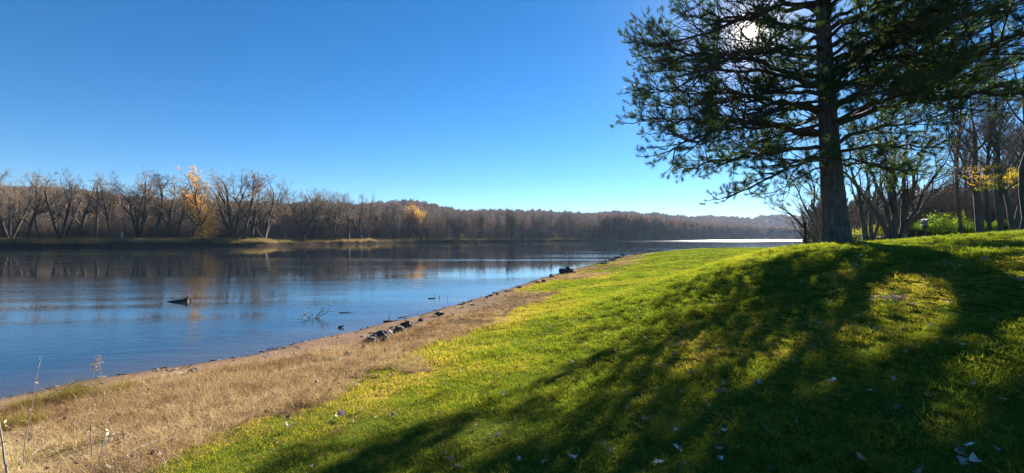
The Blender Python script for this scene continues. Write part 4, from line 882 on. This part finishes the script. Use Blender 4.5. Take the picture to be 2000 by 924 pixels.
# ------------------------------------------------------------------ garden furniture on the crest
def crest(p, Dold):                                 # depth where the lawn's crest stands against what is behind
    Ds = np.linspace(13, 30, 69); e = [(H(gx(p, d), d) - EYE) / d for d in Ds]; return float(Ds[int(np.argmax(e))]) + .4
def furniture():
    D = crest(1573, 27) + 1.5; x = gx(1573, D); z = H(x, D); o = empty('lantern_post', (x, D, z), 'dark upright post with a thin side arm at the water side of the pine', 'post')
    top = px(1573, 431, D)[2] - z
    b = MB(); b.tubes([[(0, 0, -.1), (0, 0, top * .5), (0, 0, top - .06)]], [[.045, .045, .04]], 10, True); obj('pole', b.mesh('pole', [M_BLACK], True), o)
    b = MB(); b.lathe([(.045, 0), (.06, .01), (.05, .03), (.02, .05), (.03, .075), (0.002, .11)], (0, 0, top - .06), 14); obj('finial', b.mesh('finial', [M_ARM], True), o)
    az = px(1573, 449, D)[2] - z; b = MB(); b.tubes([[(.05, 0, az), (-.4 * D / 27, 0, az + .02), (-1.12 * D / 27, 0, az + .01)]], [[.02, .018, .016]], 8, True); obj('arm', b.mesh('arm', [M_ARM], True), o)
    k_ = D / 27; lx = x - 1.0 * k_; lz = z + az; o = empty('hanging_feeder', (lx, D, lz - .32 * k_), 'small white glass feeder with a black cap hanging from the post arm', 'feeder', s=k_)
    b = MB(); b.lathe([(.002, 0), (.055, .005), (.07, .05), (.075, .13), (.06, .15), (.002, .152)], (0, 0, 0), 16); obj('jar', b.mesh('jar', [M_WHITE], True), o)
    b = MB(); b.lathe([(.09, .15), (.085, .17), (.03, .21), (.012, .23), (.002, .24)], (0, 0, 0), 16); b.tubes([[(0, 0, .23), (0, 0, .27), (0, 0, .325)]], [[.006] * 3], 6); obj('cap', b.mesh('cap', [M_BLACK], True), o)
    # bench
    D = crest(1790, 25); x = gx(1790, D); z = H(x, D); k_ = D / 25; o = empty('bench', (x, D, z), 'dark backless bench on the lawn crest in front of the green shrubs', 'bench', rz=.12, s=k_)
    b = MB()
    for j in range(3): b.box((0, -.13 + .13 * j, .46 + .008 * (j == 1)), (.86, .115, .045))
    obj('seat', b.mesh('seat', [M_TABLE]), o)
    for s_ in (-1, 1):
        b = MB(); b.box((s_ * .33, 0, .21), (.10 if s_ > 0 else .05, .30, .44)); b.box((s_ * .33, 0, .02), (.13, .40, .05)); obj('leg', b.mesh('leg', [M_TABLE]), o)
    # tiered feeder
    D = crest(1806, 27) + .8; x = gx(1806, D); z = H(x, D); k_ = D / 27; o = empty('bird_feeder', (x, D, z), 'tiered bird feeder with three pale slanted roofs on a post by the bench', 'bird feeder', rz=.5, s=k_)
    b = MB(); b.box((0, 0, .28), (.07, .07, .62)); obj('post', b.mesh('post', [M_BROWN]), o)
    b = MB(); b.box((0, 0, .66), (.26, .22, .16)); obj('box', b.mesh('box', [M_BROWN]), o)
    b = MB(); b.box((0.1, 0, .98), (.05, .2, .5)); obj('back_board', b.mesh('back_board', [M_TABLE]), o)
    for j in range(3):
        b = MB(); w = .24; zz = .80 + j * .15
        b.add([(-w, -.15, zz), (-w, .15, zz), (.07, .15, zz + .09), (.07, -.15, zz + .09), (-w, -.15, zz + .03), (-w, .15, zz + .03), (.07, .15, zz + .12), (.07, -.15, zz + .12)], [[0, 1, 2, 3], [4, 7, 6, 5], [0, 4, 5, 1], [1, 5, 6, 2], [2, 6, 7, 3], [3, 7, 4, 0]]); obj('roof', b.mesh('roof', [M_GREYW]), o)
    # bird baths
    for (p, D, h, lab, rod) in ((1678, 22.5, .34, 'pale green birdbath with a thin rod standing right of the pine trunk', 1), (1770, 29, .30, 'pale flat birdbath between the fanning grey tree and the bench', 0)):
        k_ = 1 / D; D = crest(p, D); k_ *= D; x = gx(p, D); z = H(x, D); o = empty('bird_bath', (x, D, z), lab, 'birdbath', s=k_ * 1.15)
        b = MB(); b.lathe([(.002, -.03), (.13, -.03), (.13, .03), (.09, .06), (.055, .12), (.05, h * .7), (.08, h - .02), (.002, h - .02)], n=18); obj('pedestal', b.mesh('pedestal', [M_STONEB], True), o)
        b = MB(); b.lathe([(.002, h - .018), (.10, h - .01), (.20, h + .025), (.215, h + .045), (.195, h + .045), (.12, h + .015), (.002, h + .01)], n=24); obj('bowl', b.mesh('bowl', [M_STONEB], True), o)
        if rod: b = MB(); b.tubes([[(0, 0, h + .005), (.01, 0, h + .15), (0, 0, h + .32)]], [[.012, .01, .012]], 8, True); b.lathe([(.002, h + .30), (.07, h + .31), (.06, h + .33), (.002, h + .34)], n=12); obj('rod', b.mesh('rod', [M_STONEB], True), o)
    D = crest(1721, 26); x = gx(1721, D); z = H(x, D); k_ = D / 26; o = empty('ground_box', (x, D, z), 'small brown box with a low pitched lid on the crest between leaning trunks', 'box', rz=.3, s=k_ * 1.1)
    b = MB(); b.box((0, 0, .11), (.30, .26, .24)); obj('body', b.mesh('body', [M_BROWN]), o)
    b = MB(); b.add([(-.2, -.17, .23), (.2, -.17, .23), (.2, .17, .23), (-.2, .17, .23), (0, -.17, .33), (0, .17, .33)], [[0, 1, 2, 3]]); b.add([(-.2, -.17, .232), (.2, -.17, .232), (.2, .17, .232), (-.2, .17, .232), (0, -.17, .33), (0, .17, .33)], [[0, 3, 5, 4], [1, 4, 5, 2]])
    b.add([(-.2, -.17, .231), (.2, -.17, .231), (0, -.17, .329)], [[0, 1, 2]]); b.add([(-.2, .17, .231), (.2, .17, .231), (0, .17, .329)], [[0, 2, 1]]); obj('lid', b.mesh('lid', [M_BROWN]), o)
    b = MB(); b.tubes([[(0, 0, .31), (0, 0, .36), (0, 0, .42)]], [[.02, .03, .01]], 8, True); obj('knob', b.mesh('knob', [M_BROWN], True), o)
furniture()

# ------------------------------------------------------------------ shore rocks
def rocks():
    g = np.random.default_rng(71)
    def rk(p, y, w, h, mat, lab, grp=None, depth=None, sink=.25, dr=.8):
        """photo centre, width and height in photo pixels; stands where that pixel meets the ground"""
        Y = depth
        if Y is None:
            Y = 10.
            for _ in range(40):
                X = gx(p, Y); zg = max(H(X, Y), 0); Y = .5 * Y + .5 * (EYE - zg) * 840 / (y + h * .5 - 465)
        X = gx(p, Y); rx = w / 840 * Y / 2 * .9; rz_ = h / 840 * Y * .55
        V_, F_ = rock_verts(g, 3, .5, 1.0, 9); V_ = V_ * [rx, rx * dr, rz_]
        o = obj('boulder' if w > 24 or rx > .5 else 'rock', mesh_np('rock', V_, [F_], [mat], False)); z = max(H(X, Y), -.05)
        o.location = (X, Y + rx * dr * .4, z + rz_ * (.62 - sink)); o.rotation_euler = (0, 0, g.uniform(-.4, .4)); o['label'] = lab; o['category'] = 'rock'
        if grp: o['group'] = grp
    GR = 'shore rocks'
    rk(738, 652, 46, 26, M_ROCKD, 'biggest black rock of the heap at the bend of the near shore')
    rk(724, 664, 34, 16, M_ROCKD, 'flat-topped rock in front of the biggest black rock')
    rk(712, 678, 24, 13, M_ROCKD, 'small dark rock half buried below the flat-topped rock')
    rk(757, 648, 26, 16, M_ROCKL, 'paler rock leaning on the biggest black rock')
    rk(752, 662, 22, 14, M_ROCKD, 'dark rock at the foot of the paler leaning rock')
    rk(678, 690, 24, 16, M_ROCKD, 'black rock lying apart on the gravel left of the heap')
    rk(668, 700, 40, 9, M_ROCKL, 'flat pale slab under the black rock apart from the heap', sink=.5)
    rk(776, 640, 28, 18, M_ROCKD, 'jagged dark rock in the grass right of the heap')
    rk(795, 632, 28, 14, M_ROCKD, 'long dark rock with a pale top at the grass edge')
    rk(823, 623, 16, 9, M_ROCKD, 'small dark stone right of the long dark rock')
    rk(860, 611, 22, 10, M_ROCKD, 'dark wedge-shaped rock farther along at the waterline')
    rk(378, 724, 36, 14, M_ROCKD, 'round dark stone on the sand at the left part of the shore')
    rk(352, 729, 30, 6, M_ROCKL, 'flat pale stone beside the round dark stone', sink=.5)
    rk(565, 700, 40, 10, M_ROCKL, 'wide pale flat slab half buried in the sand', sink=.5)
    rk(628, 684, 12, 6, M_ROCKD, 'little dark stone on open sand left of the gravel')
    rk(1107, 526, 32, 17, M_ROCKD, 'large dark boulder standing at the edge of the water far up the shore')
    rk(1077, 537, 13, 8, M_ROCKD, 'smaller dark boulder left of the large far boulder')
    rk(1062, 548, 14, 6, M_ROCKD, 'low dark stone below the two far boulders')
    for i in range(16):
        t_ = i / 15; rk(1172 + 44 * t_ + g.uniform(-4, 4), 513 - 15 * t_ + g.uniform(-2, 3), g.uniform(6, 13), g.uniform(4, 7), M_ROCKD if i % 3 else M_ROCKL, 'small riprap rock in the row beyond the large far boulder', 'riprap rocks beyond the large boulder')
    for i in range(10):
        t_ = i / 9; rk(1238 + 30 * t_ + g.uniform(-2, 2), 495 - 4 * t_, g.uniform(4, 8), g.uniform(3, 6), M_ROCKL if i % 3 else M_ROCKD, 'small pale rock at the farthest point of the near shore', 'rocks at the far point of the near shore')
    for i in range(18):
        p = [905, 960, 1010, 1045][i % 4] + g.normal(0, 9); y = np.interp(p, [870, 1080, 1160], [601, 541, 517]); rk(p, y + g.uniform(-1, 3), g.uniform(5, 12), g.uniform(3, 6), M_ROCKD if i % 2 else M_ROCKL, 'small stone along the waterline before the large far boulder', 'stones along the near waterline')
    # brown mound by the knoll edge
    D = 24; rk(1537, 480, 34, 14, M_BROWNR, 'low brown boulder at the lawn edge left of the dark post', depth=D, sink=.3)
rocks()

# ------------------------------------------------------------------ wood in the water
def water_things():
    g = np.random.default_rng(81)
    def put(b, name, mat, loc, lab, cat, rz=0):
        o = obj(name, b.mesh(name, [mat], True)); o.location = loc; o.rotation_euler = (0, 0, rz); o['label'] = lab; o['category'] = cat; return o
    Y = 20.9; b = MB(); k = 9; P_ = np.stack([np.linspace(-.72, .52, k), .03 * np.sin(np.arange(k)), np.linspace(-.05, .02, k)], -1); b.tubes([P_], [[.02, .06, .085, .10, .115, .13, .14, .15, .13]], 12, True)
    b.tubes([[(.35, 0, .14), (.42, 0, .22), (.50, .02, .24)]], [[.05, .04, .02]], 6, True)
    put(b, 'floating_log', M_DRIFT, (gx(348, Y), Y, 0), 'dark thick log drifting in the river at the left', 'log')
    Y = 16.6; P_, R_ = [], []; SN = .72
    for (a, l, el) in ((.5, .95, .45), (.9, .6, 1.0), (2.6, .7, .5), (1.5, .5, 1.2), (-.3, .8, .5), (3.5, .4, .3), (-2.2, .7, .12), (2.9, .5, .9)):
        d = (math.cos(a) * math.cos(el), math.sin(a) * .4, math.sin(el)); q = walk(g, (g.normal(0, .05), 0, -.1), d, l * SN, 6, .16, .0); P_.append(q); R_.append(np.linspace(.018, .006, 6))
        for j in range(4): s_ = q[g.integers(2, 6)]; P_.append(walk(g, s_, np.array(d) + g.normal(0, .6, 3), l * .4, 6, .2, -.03)); R_.append(np.linspace(.009, .004, 6))
    b = MB(); b.tubes(P_, R_, 5); put(b, 'branch_snag', M_SNAG, (gx(610, Y), Y, 0), 'pale tangled dead branch sticking out of the shallow water', 'branch')
    def twig(p, y, L, lab, n=5, r=.02, rz=.1, h=.12, z=0.0, mat=M_DRIFT):
        Y = EYE * 840 / (y - 465) if not z else (EYE - z) * 840 / (y - 465); P_, R_ = [walk(g, (-L / 2, 0, .0), (1, 0, .03), L, 6, .06, 0)], [np.linspace(r, r * .3, 6)]
        for j in range(n): s_ = P_[0][g.integers(1, 6)]; P_.append(walk(g, s_, (g.uniform(-.3, 1), g.normal(0, .5), g.uniform(.2, 1)), L * g.uniform(.1, .3), 6, .15, 0)); R_.append(np.linspace(r * .4, r * .2, 6))
        b = MB(); b.tubes(P_, R_, 6); X = gx(p, Y); put(b, 'driftwood_branch', mat, (X, Y, max(H(X, Y), 0) + r * .4), lab, 'driftwood', rz)
    twig(862, 583, 1.3, 'long thin drifting branch near the shore at the middle', 5, .035)
    twig(676, 611, .55, 'short drifting twig right of the pale tangled branch', 3, .02)
    twig(776, 627, 1.0, 'dark driftwood stick washed up on the sand edge', 4, .045, .35)
    twig(667, 640, .2, 'little dark snag of wood in the shallow water near the rocks', 6, .05)
    twig(800, 619, .9, 'bleached driftwood stick on the waterline above the rocks', 2, .018, .4, mat=M_SNAG)
    twig(255, 738, .5, 'small stick lying on the sand at the left', 2, .012, .3)
    twig(545, 688, .6, 'thin stick lying on the sand above the pale slab', 2, .012, .5)
    # tall dry weeds on the left
    def weed(p, ybase, ytop, Y, lab, seed, head=True, thick=.006, bent=0.):
        gg = np.random.default_rng(seed); X = gx(p, Y); z0 = H(X, Y); zt = px(p, ytop, Y)[2]; h = max(.3, zt - z0); o = empty('dry_weed', (X, Y, z0), lab, 'weed')
        q = walk(gg, (0, 0, -.03), (bent + gg.normal(0, .04), 0, 1), h, 9, .05, .03); P_, R_ = [q], [np.linspace(thick, thick * .35, 9)]
        for j in range(7): s_ = q[gg.integers(2, 9)]; P_.append(walk(gg, s_, (gg.normal(0, .6), gg.normal(0, .6), .8), h * gg.uniform(.05, .16), 9, .12, -.02)); R_.append(np.linspace(thick * .4, thick * .2, 9))
        b = MB(); b.tubes(P_, R_, 5); obj('stem', b.mesh('weed_stem', [M_SNAG], True), o)
        if head:
            c = []
            for j in range(170): t_ = gg.uniform(.0, 1) ** 1.3; c.append(q[-1] + np.array([gg.normal(0, .018 + .02 * t_), gg.normal(0, .02), -t_ * h * .14 + .01]))
            obj('seed_head', leaf_cloud(gg, np.array(c), .009, M_DRYLEAF, 'seed_head'), o)
        else:
            obj('leaf', leaf_cloud(gg, q[[4, 6, 7]] + gg.normal(0, .02, (3, 3)), .022, M_TANLEAF, 'leaf'), o)
    weed(45, 900, 690, 4.7, 'tallest dry weed stalk with one drooping leaf near the left edge', 1, False)
    weed(172, 800, 706, 6.2, 'dry weed with a feathery pale seed head standing before the water', 2)
    weed(205, 790, 690, 6.6, 'thin dry weed with a small seed head right of the feathery one', 3)
    weed(18, 900, 768, 3.9, 'broken thick straw stalk bending left at the left edge', 4, False, .011, -.12)
    weed(182, 860, 780, 4.4, 'short brown stalk standing in the flattened straw', 5, False, .006)
    weed(190, 880, 800, 4.2, 'short thin stalk right beside the short brown one', 6, False, .005, .05)
    weed(1212, 505, 492, 58, 'small pale weed sticking up beside the far riprap', 7, False, .02)
    # grass tussocks
    for (p, y, s_, lab) in ((150, 782, 1.15, 'large yellow-green grass tussock on the shore at the left'), (226, 770, .85, 'smaller yellow-green tussock right of the large one'), (60, 800, .9, 'faded yellow tussock left of the large one'), (35, 840, .9, 'yellowish tussock behind the broken straw stalk')):
        Y = 6.
        for _ in range(30): X = gx(p, Y); Y = .5 * Y + .5 * (EYE - H(X, Y)) * 840 / (y - 465)
        me_ = blades(g, 1500, .26, .22, .50, .0045, .35, 1.0, M_TUSS, 'tussock', 4); o = obj('grass_tussock', me_); o.location = (gx(p, Y), Y, H(gx(p, Y), Y)); o.scale = (s_, s_, s_); o['label'] = lab; o['category'] = 'grass tussock'
    # loose straw stalks
    pts = [(110, 905, 215, 866), (205, 914, 330, 850), (265, 862, 355, 905), (80, 880, 140, 868), (30, 868, 60, 862), (300, 880, 330, 920), (60, 890, 112, 858)]
    for i, (x0, y0, x1, y1) in enumerate(pts):
        def gp(a, b_):
            Y = 3.
            for _ in range(30): X = gx(a, Y); Y = .5 * Y + .5 * (EYE - H(X, Y) - .16) * 840 / (b_ - 465)
            return np.array([gx(a, Y), Y, H(gx(a, Y), Y) + .16])
        A, B = gp(x0, y0), gp(x1, y1); b = MB(); t_ = np.linspace(0, 1, 7)[:, None]; q = A + (B - A) * t_ + g.normal(0, .006, (7, 3)); q[:, 2] += .02 * np.sin(t_[:, 0] * 3.1)
        o = obj('straw_stalk', None); bpy.data.objects.remove(o)
        b.tubes([q - A], [[.0035, .0035, .003, .003, .003, .002, .0015]], 5); o = obj('straw_stalk', b.mesh('straw', [M_SNAG], True)); o.location = A; o['label'] = ['pale straw stalk slanting up beside the dark hollow, middle of the corner group', 'longest straw stalk crossing at the foot of the dry strip', 'straw stalk slanting down to the right end of the corner group', 'short straw stalk at the upper left of the corner group', 'small straw stalk nearest the broken thick straw', 'straw stalk at the bottom edge, rightmost of the corner group', 'straw stalk lying below the tallest weed'][i]; o['category'] = 'straw'
water_things()

# ------------------------------------------------------------------ fallen leaves that can be told apart
def ground_hit(p, y):
    Y = 3.
    for _ in range(60):
        X = gx(p, Y); Y = .6 * Y + .4 * (EYE - H(X, Y)) * 840 / (y - 465)
    return gx(p, Y), Y
def fallen():
    g = np.random.default_rng(91)
    sp = [(1118, 905, 34, 5, .9, 1, 'large white curled maple leaf at the bottom, leftmost of the white ones'), (1290, 918, 32, 5, .8, 1, 'white lobed leaf cut by the bottom edge of the lawn view'), (1320, 886, 20, 3, 1., 1, 'rounded white leaf above the one at the bottom edge'),
          (1413, 853, 18, 3, .7, 1, 'small white leaf lying alone in the shade right of the others'), (1320, 854, 16, 2, 1.8, 1, 'narrow pale folded leaf above the rounded white leaf'), (1408, 780, 26, 2, 1.8, 0, 'pinkish curled leaf standing up at the shadow edge'),
          (1482, 759, 18, 5, 1., 0, 'pale star-shaped leaf right of the pinkish curled leaf'), (1292, 724, 22, 4, 1.2, 0, 'tan curled leaf in the sunlit streak of lawn'), (1366, 690, 14, 4, 1, 0, 'pale leaf at the upper end of the sunlit streak'), (1260, 665, 12, 4, 1, 1, 'small white leaf left of the sunlit streak'),
          (1573, 640, 15, 4, 1.2, 0, 'pale leaf below the bright oval patch of lawn'), (1628, 752, 14, 3, .6, 1, 'small pale leaf in the deep shade of the lawn middle'), (1817, 647, 16, 4, 1., 0, 'pale leaf in the shade below the leaf cluster'), (1857, 600, 16, 4, 1., 0, 'tan leaf right of the leaf cluster'),
          (1676, 626, 9, 3, 1.5, 1, 'tiny upright white leaf left of the leaf cluster'), (1878, 684, 10, 4, .6, 1, 'pale round leaf in the shade at the right'), (1708, 594, 12, 4, .8, 1, 'white leaf at the left end of the leaf cluster'), (1784, 603, 16, 4, .8, 1, 'white leaf at the right end of the leaf cluster'),
          (1330, 893, 10, 3, 1, 0, 'small grey leaf touching the rounded white leaf'), (1175, 877, 14, 4, 1., 0, 'brown leaf stub in the lawn above the large white leaf'), (668, 822, 22, 2, 1.6, 0, 'dark curled leaf on the lawn near the dry grass'), (565, 845, 30, 4, 1.5, 0, 'brown upright leaf in the shade tongue at the lower left')]
    for (p, y, w, lob, cu, pale, lab) in sp:
        X, Y = ground_hit(p, y); size = w / 840 * Y * .95; o = obj('fallen_leaf', leaf_mesh(g, 'leaf', M_PALELEAF if pale else M_TANLEAF, size, lob, cu * .8, .8))
        o.location = (X, Y, H(X, Y) + .045 + size * .1); o.rotation_euler = (g.normal(.25, .25), g.normal(0, .25), g.uniform(0, 6.28)); o['label'] = lab; o['category'] = 'leaf'
    for i in range(9):
        p = 1738 + g.normal(0, 13); y = 596 + g.normal(0, 4); X, Y = ground_hit(p, y); o = obj('fallen_leaf', leaf_mesh(g, 'leaf', M_TANLEAF if i % 3 else M_DRYLEAF, g.uniform(.08, .13), [5, 3, 4][i % 3], 1.0, .8)); o.location = (X, Y, H(X, Y) + g.uniform(.05, .11)); o.rotation_euler = (g.normal(0, .5), g.normal(0, .5), g.uniform(0, 6)); o['label'] = 'brownish dry leaf in the little leaf cluster under the bright oval patch'; o['category'] = 'leaf'; o['group'] = 'leaf cluster on the lawn'
    pr = [leaf_mesh(g, 'leaf', M_PALELEAF if i % 4 == 1 else (M_DRYLEAF if i % 2 else M_TANLEAF), .11, [5, 3, 4, 2][i % 4], g.uniform(.5, 1.6), g.uniform(.6, 1)) for i in range(8)]
    for i in range(70):
        if i < 40: p = g.uniform(1050, 1990); y = 480 + 440 * g.uniform(0, 1) ** 1.3
        else: p = g.uniform(560, 1150); y = np.interp(p, [560, 800, 1000, 1150], [850, 735, 630, 590]) + abs(g.normal(0, 45))
        if y > 920 or y < 490: continue
        X, Y = ground_hit(p, y)
        if Y > 40: continue
        s_ = g.uniform(.3, .62) * np.clip(Y / 8, 1, 1.8); o = obj('fallen_leaf', pr[i % 8]); o.location = (X, Y, H(X, Y) + .045); o.scale = (s_,) * 3; o.rotation_euler = (g.normal(0, .5), g.normal(0, .5), g.uniform(0, 6)); o['label'] = 'small dry leaf scattered singly on the grass of the lawn'; o['category'] = 'leaf'; o['group'] = 'small scattered leaves on the lawn'
fallen()
